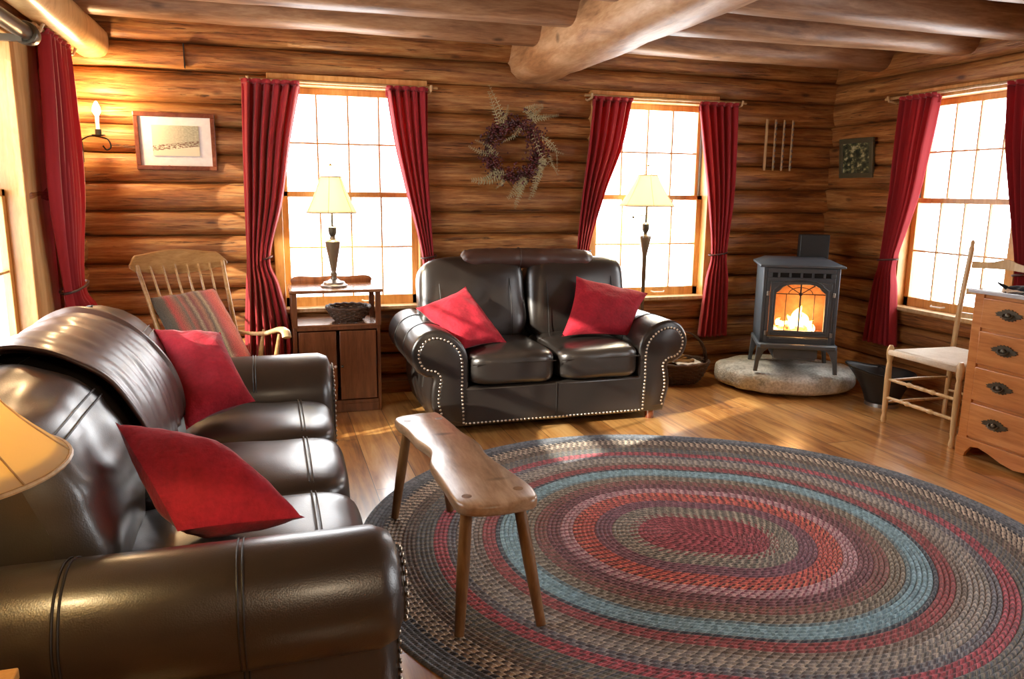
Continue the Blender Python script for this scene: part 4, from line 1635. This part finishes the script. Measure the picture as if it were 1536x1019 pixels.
def ring_plate(mb, inner, x0, x1, z0, z1, d0, d1):
    """rectangular plate with an opening, thickness d0..d1 along Y"""
    cx = sum(p[0] for p in inner) / len(inner)
    cz = (min(p[1] for p in inner) + max(p[1] for p in inner)) / 2
    outer = []
    for (x, z) in inner:
        dx, dz = x - cx, z - cz
        s_ = min(((x1 if dx > 0 else x0) - cx) / dx if abs(dx) > 1e-6 else 9e9, ((z1 if dz > 0 else z0) - cz) / dz if abs(dz) > 1e-6 else 9e9)
        outer.append((cx + dx * s_, cz + dz * s_))
    n = len(inner)
    vs = [(x, d, z) for d in (d0, d1) for x, z in outer] + [(x, d, z) for d in (d0, d1) for x, z in inner]
    fs = []
    for k in range(n):
        q = (k + 1) % n
        fs += [(k, q, 2 * n + q, 2 * n + k), (n + k, 3 * n + k, 3 * n + q, n + q), (k, n + k, n + q, q), (2 * n + k, 2 * n + q, 3 * n + q, 3 * n + k)]
    # corners
    for (X, Z_) in ((x0, z0), (x1, z0), (x1, z1), (x0, z1)):
        for k in range(n):
            q = (k + 1) % n
            a, b = outer[k], outer[q]
            if a[0] != b[0] and a[1] != b[1] and abs(a[0] - X) + abs(b[0] - X) < .5 * (x1 - x0) + .2:
                ca = (abs(a[0] - X) < 1e-5 or abs(a[1] - Z_) < 1e-5) and (abs(b[0] - X) < 1e-5 or abs(b[1] - Z_) < 1e-5)
                if ca:
                    i0 = len(vs)
                    vs += [(X, d0, Z_), (X, d1, Z_)]
                    fs += [(k, i0, q), (n + k, n + q, i0 + 1), (k, n + k, i0 + 1, i0), (q, i0, i0 + 1, n + q)]
    mb.add(vs, fs)


mb = MB()
ring_plate(mb, inn, -.215, .215, dz0, dz1, -D_ - .022, -D_ + .0)
mb.bb(-.24, -.217, -D_ - .006, -D_ + .01, dz0 - .03, dz1)
mb.bb(.217, .24, -D_ - .006, -D_ + .01, dz0 - .03, dz1)
mb.tube([(x * 1.10, -D_ - .022, az0 + (z - az0) * 1.06 + (-.012 if z < az0 + .01 else .008)) for x, z in inn], .006, 6, closed=True)
mb.tube([(-.20, -D_ - .022, dz0 + .012), (.20, -D_ - .022, dz0 + .012), (.20, -D_ - .022, dz0 + .052), (-.20, -D_ - .022, dz0 + .052)], .004, 6, closed=True)
mb.tube(spline([(-.205, -D_ - .022, dz1 - .01), (-.15, -D_ - .022, dz1 - .012), (-.10, -D_ - .022, dz1 - .02), (-.15, -D_ - .022, dz1 - .045), (-.205, -D_ - .022, dz1 - .06)], 4), .004, 6)
mb.tube(spline([(.205, -D_ - .022, dz1 - .01), (.15, -D_ - .022, dz1 - .012), (.10, -D_ - .022, dz1 - .02), (.15, -D_ - .022, dz1 - .045), (.205, -D_ - .022, dz1 - .06)], 4), .004, 6)
DR = mb.build('door', M['stove'], ST, bevel=.002, ang=30)
mb = MB()
mb.bb(-ax - .004, ax + .004, -D_ - .008, -D_ - .005, az0 - .004, azs + .06)
mb.build('door_glass', M['glass'], DR, smooth=False)
mb = MB()
yy = -D_ - .014
zc = azs - .005
mb.tube([(0, yy, az0), (0, yy, azs + .07)], .006, 6)
mb.tube([(-ax, yy, zc), (ax, yy, zc)], .004, 6)
mb.tube([(0, yy, zc), (-.10, yy, azs + .06)], .004, 6)
mb.tube([(0, yy, zc), (.10, yy, azs + .06)], .004, 6)
mb.tube([(.085 * math.cos(th), yy, zc + .05 * math.sin(th)) for th in [PI * k / 12 for k in range(13)]], .003, 6)
mb.tube([(-.10, yy, az0), (-.10, yy, zc)], .003, 6)
mb.tube([(.10, yy, az0), (.10, yy, zc)], .003, 6)
mb.ball((0, yy, zc), .014)
mb.build('door_tracery', M['stovedark'], DR)
mb = MB()
for x in (-.232, .232):
    for z in (dz0 + .05, dz1 - .09):
        mb.cyl((x, -D_ - .02, z - .016), (x, -D_ - .02, z + .016), .010)
mb.build('hinges', M['ring'], DR)
# ledge, ash pan, legs, flue
mb = MB()
led = [(-.285, .20), (-.285, -.26), (-.265, -.30), (.265, -.30), (.285, -.26), (.285, .20)]
mb.prism(led, Z0 - .03, Z0 + .004, 'Z', .008)
mb.build('ash_lip', M['stove'], ST, ang=50)
mb = MB()
mb.bb(-.15, .15, -.20, .16, .085, Z0 - .03)
mb.bb(-.16, .16, -.21, -.20, .10, Z0 - .045)
mb.build('ash_pan', M['stove'], ST, bevel=.004)
for sx in (-1, 1):
    for y in (-.255, .17):
        mb = MB()
        mb.prism([(sx * .20, Z0 - .03), (sx * .285, Z0 - .03), (sx * .292, .08), (sx * .30, .0), (sx * .272, .0), (sx * .262, .08), (sx * .235, .15)], y - .018, y + .018, 'Y', .003)
        mb.build('leg', M['stove'], ST, ang=50)
mb = MB()
mb.bb(.05, .27, .27, .40, Z1 - .10, Z1 + .22)
mb.bb(.07, .25, .20, .27, Z1 - .12, Z1 - .02)
mb.build('flue_box', M['stovedark'], ST, bevel=.006)
# fire
mb = MB()
for (x, y, r, l, a) in ((-.09, -.10, .030, .16, .3), (-.02, -.06, .035, .2, -.2), (.07, -.09, .028, .15, .5), (.11, -.03, .03, .1, 1.1)):
    mb.tube([(x - l / 2 * math.cos(a), y - l / 2 * math.sin(a), Z0 + .09), (x + l / 2 * math.cos(a), y + l / 2 * math.sin(a), Z0 + .10)], r, 10)
mb.build('burning_logs', M['ember'], ST)
for (x, y, r, h) in ((.02, -.08, .045, .20), (.065, -.06, .035, .15), (-.11, -.09, .035, .10), (.115, -.09, .03, .09), (-.03, -.04, .03, .12), (-.075, -.07, .03, .08)):
    mb = MB()
    pts = [(x + .022 * math.sin(k * .42 + x * 60) * (k / 16), y, Z0 + .075 + h * k / 16) for k in range(17)]
    mb.tube(pts, [r * max(.02, (math.sin(PI * min(1, (k / 16) ** .55 * 1.0)) ** .8) * 1.05 if k > 3 else (.6 + .12 * k)) for k in range(17)], 14)
    mb.build('flame', M['flame'], ST)
fl = light('fire_glow', 'POINT', (SO.x - .02, SO.y - .12, SO.z + .42), 9, (1, .50, .18), shadow_soft_size=.06)

# ------------------------------------------------------------------ coal bucket
BU = thing('coal_bucket', 'black metal coal scuttle on the floor between stove and chair', 'bucket', (4.225, 4.39, 0))
mb = MB()


def P(u, v):
    th = u * 2 * PI
    r = .115 + .085 * v ** 1.3
    ex = 1 + .30 * v ** 2 * max(0, math.cos(th - math.radians(150))) ** 3
    lip = .05 * max(0, math.cos(th - math.radians(150))) ** 2 * v - .01 * v * max(0, math.cos(th + .5))
    return (r * ex * math.cos(th) * 1.05, r * ex * math.sin(th), .03 + .22 * v + lip * v)


mb.grid(P, 48, 14, cu=True)
mb.lathe([(0, .03), (.115, .03)], n=48, cap=False)
o = mb.build('pail', M['stovedark'], BU, ang=80)
so = o.modifiers.new('s', 'SOLIDIFY')
so.thickness = .004
MB().lathe([(.095, 0), (.118, 0), (.112, .035), (.10, .035)], n=40).build('foot_ring', M['ring'], BU)
MB().tube([P(k / 48, 1) for k in range(48)], .006, 6, closed=True).build('rim', M['iron'], BU)
mb = MB()
mb.tube(spline([(.10, .17, .24), (.06, .10, .262), (-.02, -.02, .268), (-.08, -.12, .262), (-.10, -.17, .24)], 5), .005, 6)
mb.build('bail_handle', M['iron'], BU)
mb = MB()
for k in range(26):
    a, r = k * 2.4, .02 * math.sqrt(k)
    mb.rbox((r * math.cos(a), r * math.sin(a), .15 + .01 * (k % 3)), (.05, .05, .04), 3, 3, fn=crease(30, .008))
b_ = mb.build('coal', M['charcoal'], BU)
b_['kind'] = 'stuff'

# ------------------------------------------------------------------ kindling basket
KB = thing('kindling_basket', 'dark wicker basket with hooped handle holding newspaper and kindling', 'basket', (3.13, 5.42, 0))
mb = MB()
basket_pts(.16, .245, .15, 11, 18, .008, .008, mb, .78)
for k in range(36):
    a = 2 * PI * k / 36
    mb.tube([(.16 * math.cos(a), .125 * math.sin(a), .003), (.21 * math.cos(a), .165 * math.sin(a), .07), (.245 * math.cos(a), .19 * math.sin(a), .165)], .004, 5)
mb.lathe([(0, .006), (.165, .006), (.165, .014), (0, .014)], n=24, m=Matrix.Diagonal((1, .78, 1, 1)))
mb.build('weave', M['wicker'], KB)
MB().tube([(.25 * math.cos(2 * PI * k / 48), .195 * math.sin(2 * PI * k / 48), .168 + .004 * math.sin(k * 2.1)) for k in range(48)], .011, 8, closed=True).build('rim', M['wicker'], KB)
mb = MB()
for s in (0, 1, 2):
    mb.tube([(.245 * math.cos(PI * k / 24), .018 * math.sin(k * .9 + s * 2.1), .16 + .25 * math.sin(PI * k / 24)) for k in range(25)], .008, 6)
mb.build('handle', M['wicker'], KB)
rnd = random.Random(5)
for i in range(7):
    a = rnd.uniform(-.5, .5)
    x, y, z = rnd.uniform(-.06, .06), rnd.uniform(-.10, .08), .135 + i * .010
    mb = MB()
    mb.box((x, y, z), (.26, .022, .016), Matrix.Rotation(a, 4, 'Z') @ Matrix.Rotation(rnd.uniform(-.08, .08), 4, 'Y'))
    tag(mb.build('kindling_stick', M['lightwood'] if i % 2 else M['rocker'], bevel=.002), 'split kindling stick in the hooped wicker basket', 'firewood', 'kindling in the hooped basket').location = (3.13, 5.42, 0)
mb = MB()
mb.grid(lambda u, v: (-.14 + .22 * u, -.15 + .16 * v, .150 + .015 * math.sin(u * 7) * v + .012 * nz(u * 4, v * 4)), 12, 8)
o = mb.build('newspaper', M['white'], ang=180)
so = o.modifiers.new('s', 'SOLIDIFY')
so.thickness = .004
o.location = (3.17, 5.40, .03)
tag(o, 'crumpled newspaper on top of the hooped wicker basket', 'newspaper')

# ------------------------------------------------------------------ ladder-back chair (faces -X)
CH = thing('ladder_back_chair', 'pale maple ladder-back chair with woven seat beside the chest of drawers', 'chair', (4.14, 3.75, 0))


def turned(a, b, r, beads=3):
    a, b = Vector(a), Vector(b)
    pts, rs = [], []
    N_ = 28
    for i in range(N_ + 1):
        t_ = i / N_
        pts.append(a.lerp(b, t_))
        w = 1.0
        for q in range(beads):
            c = (q + 1) / (beads + 1)
            w += .55 * math.exp(-((t_ - c) / .022) ** 2) - .3 * math.exp(-((abs(t_ - c) - .05) / .02) ** 2)
        w *= .75 + .25 * math.sin(PI * min(1, max(0, t_)))
        rs.append(r * w)
    return pts, rs


hy = .275
for sg in (1, -1):
    y = sg * hy
    xf = -.235
    mb = MB()
    mb.tube([(xf, y, 0), (xf, y, .015), (xf, y, .03), (xf, y, .06), (xf, y, .09), (xf, y, .30), (xf, y, .40), (xf, y, .415), (xf, y, .44), (xf, y, .47), (xf, y, .495), (xf, y, .515), (xf, y, .53)],
            [.014, .019, .019, .013, .017, .021, .018, .014, .020, .024, .024, .018, .012], 14)
    mb.build('leg', M['chair'], CH)
    yb = sg * (hy - .02)
    mb = MB()
    mb.tube(spline([(.26, yb, 0), (.265, yb, .3), (.27, yb, .48), (.295, yb + sg * .004, .80), (.335, yb + sg * .008, 1.12), (.337, yb + sg * .008, 1.15), (.339, yb + sg * .008, 1.165), (.342, yb + sg * .008, 1.22)], 3),
            [.017] * 19 + [.012, .014, .006], 12)
    mb.build('leg', M['chair'], CH, None) if False else mb.build('back_post', M['chair'], CH)
ol2 = []


def slat(zb, h, hump):
    mb = MB()
    xs = .295 + (zb - .80) * .12

    def P(u, v):
        y = -.235 + .47 * u
        top = zb + h * .62 + hump * math.exp(-((u - .5) / .17) ** 2)
        bot = zb + .012 * math.sin(u * PI)
        return (xs + .020 * math.sin(u * PI) + .008 * (v > .5), y, bot + (top - bot) * (v if v <= .5 else 1 - v) * 2)
    NU = 30
    vs, fs = [], []
    for i in range(NU + 1):
        u = i / NU
        y = -.235 + .47 * u
        top = zb + h * .55 + hump * math.exp(-((u - .5) / .16) ** 2)
        bot = zb + .010 * math.sin(u * PI)
        x = xs + .022 * math.sin(u * PI)
        vs += [(x, y, bot), (x, y, top), (x + .010, y, top), (x + .010, y, bot)]
    for i in range(NU):
        for k in range(4):
            q = (k + 1) % 4
            fs.append((i * 4 + k, i * 4 + q, (i + 1) * 4 + q, (i + 1) * 4 + k))
    fs += [(0, 1, 2, 3), tuple(NU * 4 + k for k in (3, 2, 1, 0))]
    mb.add(vs, fs)
    mb.build('back_slat', M['chair'], CH, ang=60)


slat(1.035, .085, .028)
slat(.86, .075, .022)
slat(.70, .07, .02)
mb = MB()
seat_o = [(-.255, -.27), (-.255, .27), (.265, .235), (.265, -.235)]


def P(u, v):
    a = 2 * u - 1
    b = 2 * v - 1
    x = -.25 + .51 * u
    hwid = .265 - .03 * u
    y = b * hwid
    dip = -.012 * (1 - a * a) * (1 - b * b)
    m_ = max(abs(a), abs(b))
    return (x, y, .508 + dip - .02 * max(0, m_ - .93) / .07)


mb.grid(P, 26, 26)
mb.grid(lambda u, v: (-.25 + .51 * u, (2 * v - 1) * (.265 - .03 * u), .475), 6, 6)
for a, b in (((-.25, -.265), (-.25, .265)), ((-.25, .265), (.26, .235)), ((.26, .235), (.26, -.235)), ((.26, -.235), (-.25, -.265))):
    mb.tube([(a[0], a[1], .485), (b[0], b[1], .485)], .018, 10)
mb.build('seat', M['rush'], CH, ang=180)
for z in (.175, .30):
    p, r = turned((-.235, -hy, z), (-.235, hy, z), .013, 2)
    MB().tube(p, r, 12).build('stretcher', M['chair'], CH)
for sg in (-1, 1):
    for z in (.14, .29):
        MB().tube([(-.235, sg * hy, z), (.0, sg * hy * .98, z), (.263, sg * (hy - .02), z)], [.007, .011, .007], 10).build('stretcher', M['chair'], CH)
MB().tube([(.262, -.24, .2), (.262, 0, .2), (.262, .24, .2)], [.008, .011, .008], 10).build('stretcher', M['chair'], CH)

# ------------------------------------------------------------------ chest of drawers (front faces -X)
CD = thing('chest_of_drawers', 'honey pine chest of four drawers with bronze pulls at the right edge', 'dresser', (4.13, 2.86, 0))


def dx(x): return x - 4.13


def dy(y): return y - 2.86


Y0, Y1 = 2.38, 3.395
mb = MB()
mb.bb(dx(3.86), dx(4.40), dy(Y1 - .03), dy(Y1), .0, .96)
mb.bb(dx(3.86), dx(4.40), dy(Y0), dy(Y0 + .03), .0, .96)
mb.bb(dx(4.38), dx(4.40), dy(Y0), dy(Y1), .08, .96)
mb.bb(dx(3.87), dx(4.39), dy(Y0), dy(Y1), .10, .13)
mb.bb(dx(3.855), dx(3.885), dy(Y0), dy(Y0 + .06), .09, .96)
mb.bb(dx(3.855), dx(3.885), dy(Y1 - .06), dy(Y1), .09, .96)
for z in (.115, .337, .55, .76, .95):
    mb.bb(dx(3.868), dx(3.885), dy(Y0 + .05), dy(Y1 - .05), z - .012, z + .012)
mb.build('carcass', M['dresser'], CD, bevel=.003)
mb = MB()
ap = [(Y1, .115), (Y1, 0), (Y1 - .06, 0), (Y1 - .07, .03), (Y1 - .10, .068), (Y1 - .15, .078), (Y1 - .22, .062), (Y1 - .30, .035), (Y1 - .38, .022), (Y1 - .44, .03), (Y1 - .507, .045)]
ap = ap + [(Y0 + Y1 - y, z) for y, z in ap[::-1]]
mb.prism([(dy(y), z) for y, z in ap], dx(3.846), dx(3.866), 'X')
mb.build('apron', M['dresser'], CD, bevel=.003, smooth=False)
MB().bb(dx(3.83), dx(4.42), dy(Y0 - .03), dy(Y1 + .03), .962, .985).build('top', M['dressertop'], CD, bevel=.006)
dr = MB()
for i, (z0, z1) in enumerate(((.77, .94), (.56, .75), (.347, .54), (.127, .327))):
    d = MB().bb(dx(3.850), dx(4.3), dy(Y0 + .062), dy(Y1 - .062), z0, z1).build('drawer', M['dresser'], CD, bevel=.004)
    for yh in (Y1 - .235, Y0 + .235):
        zc = (z0 + z1) / 2 + .005
        mb = MB(Matrix.Translation((dx(3.847), dy(yh), zc)))
        # leafy back plate
        pl = []
        for k in range(72):
            th = 2 * PI * k / 72
            rr = 1 + .10 * math.sin(th * 18)
            ex = 1.35 if abs(math.cos(th)) > .93 else 1.0
            pl.append((.058 * rr * math.cos(th) * ex, .030 * rr * math.sin(th) + (.006 if math.sin(th) > 0 else .004)))
        mb.prism(pl, -.004, .001, 'X')
        mb.build('pull_plate', M['bronze'], d, smooth=False)
        mb = MB(Matrix.Translation((dx(3.843), dy(yh), zc)))
        mb.tube(spline([(-.002, -.030, .008), (-.016, -.024, -.006), (-.020, 0, -.014), (-.016, .024, -.006), (-.002, .030, .008)], 5), .005, 8)
        mb.ball((-.004, 0, .002), .017, 10, (.7, 1, 1))
        mb.build('drawer_pull', M['bronze'], d)

# black knitted bundle on the chest
mb = MB()


def P(u, v):
    th = 2 * PI * v
    y = 3.29 - .34 * u
    r = .020 * (math.sin(PI * min(1, u * 1.02 + .0)) ** .4 if u < 1 else 0) * (1 + .5 * nz(u * 9, math.cos(th), math.sin(th)))
    return (3.97 + .03 * math.sin(u * 6) + 2.6 * r * math.cos(th), y, .988 + max(0, .016 + r * math.sin(th) * 1.0))


mb.grid(P, 40, 18, cv=True)
mb.tube([(3.95, 3.28, 1.0), (3.94, 3.31, 1.016), (3.93, 3.325, 1.026)], [.012, .008, .004], 8)
tag(mb.build('black_gloves', M['blackcloth'], ang=180), 'crumpled black cloth lying on the chest of drawers', 'cloth')

# ------------------------------------------------------------------ rocking chair
RC = thing('rocking_chair', 'golden oak rocking chair with spindle back between far sofa arm and curtain', 'chair', (-.29, 4.69, 0), math.radians(28))
mb = MB()
mb.rbox((0, 0, .405), (.54, .50, .045), 5, 12, fn=lambda e: Vector((e.x * (1 + .12 * (-e.y)), e.y, e.z - .012 * (1 - (e.x / .27) ** 2) * (e.z > 0))))
mb.build('seat', M['rocker'], RC, ang=60)
TB = lambda t_: Vector((0, .20 + .30 * t_, .43 + .59 * t_))
for sg in (-1, 1):
    a = TB(0) + Vector((sg * .21, 0, 0))
    b = TB(1) + Vector((sg * .262, 0, .03))
    MB().tube([a, a.lerp(b, .25), a.lerp(b, .5), a.lerp(b, .9), b], [.014, .018, .015, .012, .012], 12).build('back_post', M['rocker'], RC)
for k in range(6):
    u = (k + 1) / 7 * 2 - 1
    a = TB(0) + Vector((u * .20, .0, 0))
    b = TB(1) + Vector((u * .255, .012, .02))
    MB().tube([a, a.lerp(b, .35), b], [.007, .010, .006], 8).build('spindle', M['rocker'], RC)
# crest rail
mb = MB()
vs, fs = [], []
NU = 36
for i in range(NU + 1):
    u = i / NU * 2 - 1
    x = u * .30
    cv = .035 * (1 - u * u)
    top = 1.118 - .020 * abs(u) ** 2 - .05 * max(0, abs(u) - .86) / .14 + .012 * math.exp(-(u / .5) ** 2)
    bot = .985 + .024 * min(1, abs(u) / .75) ** 3 + .025 * max(0, abs(u) - .9) / .1
    lean = lambda z: .20 + (z - .43) * .51
    for (z, d) in ((bot, 0), (top, 0), (top, .022), (bot, .022)):
        vs.append((x, lean(z) + cv + d - .008, z))
for i in range(NU):
    for k in range(4):
        q = (k + 1) % 4
        fs.append((i * 4 + k, i * 4 + q, (i + 1) * 4 + q, (i + 1) * 4 + k))
fs += [(0, 1, 2, 3), tuple(NU * 4 + k for k in (3, 2, 1, 0))]
mb.add(vs, fs)
mb.build('crest_rail', M['rocker'], RC, bevel=.007, ang=60)
for sg in (-1, 1):
    pts = spline([(sg * .232, .285, .625), (sg * .255, .16, .625), (sg * .275, .0, .645), (sg * .29, -.14, .685), (sg * .29, -.21, .68), (sg * .285, -.235, .65)], 6)
    MB().tube(pts, [.014 + .014 * min(1, i / 20) for i in range(len(pts))], 12, sq=.62).build('armrest', M['lightwood'], RC)
    for (y0_, y1_) in ((.05, .04), (-.13, -.15)):
        MB().tube([(sg * .24, y0_, .41), (sg * .262, (y0_ + y1_) / 2, .53), (sg * .283, y1_, .66)], [.009, .014, .009], 10).build('arm_spindle', M['rocker'], RC)
    MB().tube([(sg * .21, -.19, .40), (sg * .235, -.22, .2), (sg * .245, -.235, .06)], [.016, .022, .014], 12).build('leg', M['rocker'], RC)
    MB().tube([(sg * .20, .17, .40), (sg * .225, .22, .2), (sg * .245, .25, .06)], [.016, .022, .014], 12).build('leg', M['rocker'], RC)
    MB().tube([(sg * .245, -.33 + .85 * k / 16, .018 + .20 * ((k / 16 - .47)) ** 2 * 1.6) for k in range(17)], .018, 10, sq=1.0).build('runner', M['rocker'], RC)
MB().tube([(-.235, -.22, .2), (0, -.22, .2), (.235, -.22, .2)], [.009, .016, .009], 10).build('stretcher', M['rocker'], RC)

t = NT('striped_tapestry')
v = t.coord('UV')
sp = t.n('ShaderNodeSeparateXYZ')
t.l(v, sp.inputs[0])
wob = t.math('ADD', sp.outputs[0], t.math('MULTIPLY', t.noise(t.mapping(v, (3, 14, 1)), 2, 3), .05))
c = t.ramp(wob, [(0, (.05, .045, .035)), (.14, (.10, .08, .055)), (.20, (.42, .05, .045)), (.28, (.30, .11, .07)), (.34, (.14, .11, .08)), (.38, (.34, .10, .07)), (.44, (.13, .07, .05)), (.48, (.34, .26, .17)), (.52, (.20, .05, .05)),
                 (.58, (.36, .17, .10)), (.63, (.12, .08, .06)), (.68, (.40, .30, .18)), (.72, (.24, .07, .05)), (.80, (.50, .06, .05)), (.90, (.62, .11, .07)), (1, (.35, .12, .08))])
n3 = t.noise(t.mapping(v, (22, 70, 1)), 3, 3)
c = t.mixc(1.0, c, t.ramp(n3, [(.35, (.28, .26, .25)), (.65, (1.3, 1.3, 1.3))]), 'MULTIPLY')
t.bump(n3, .4, .005)
M['tapestry'] = t.set(color=c, rough=.85, sheen=.2)
tuck_pillow('seat_cushion', [(-.70, 4.97, .86), (-.34, 5.14, .89), (-.11, 4.76, .47), (-.47, 4.56, .47)], .075,
            'striped rust and brown tapestry cushion leaning in the rocking chair', M['tapestry'], seed=31, pin=.03, k=.35)
# ------------------------------------------------------------------ invented fill lamp, added unseen behind the viewer to brighten the room
CL = thing('added_fill_lamp', 'added fill lamp with round bowl, unseen under the joists behind the viewer', 'lamp', (1.2, -.9, 2.30))
MB().lathe([(0, .0), (.12, .02), (.17, .07), (.17, .10), (0, .10)], n=32).build('glass_bowl', M['bulb'] if False else emit('fill_lamp_bowl', (1, .82, .6), 12), CL)
MB().cyl((0, 0, .09), (0, 0, .2), .05).build('canopy', M['brass'], CL)
light('added_fill_light', 'POINT', (1.2, -.9, 2.22), 40, (1, .80, .55), shadow_soft_size=.15)
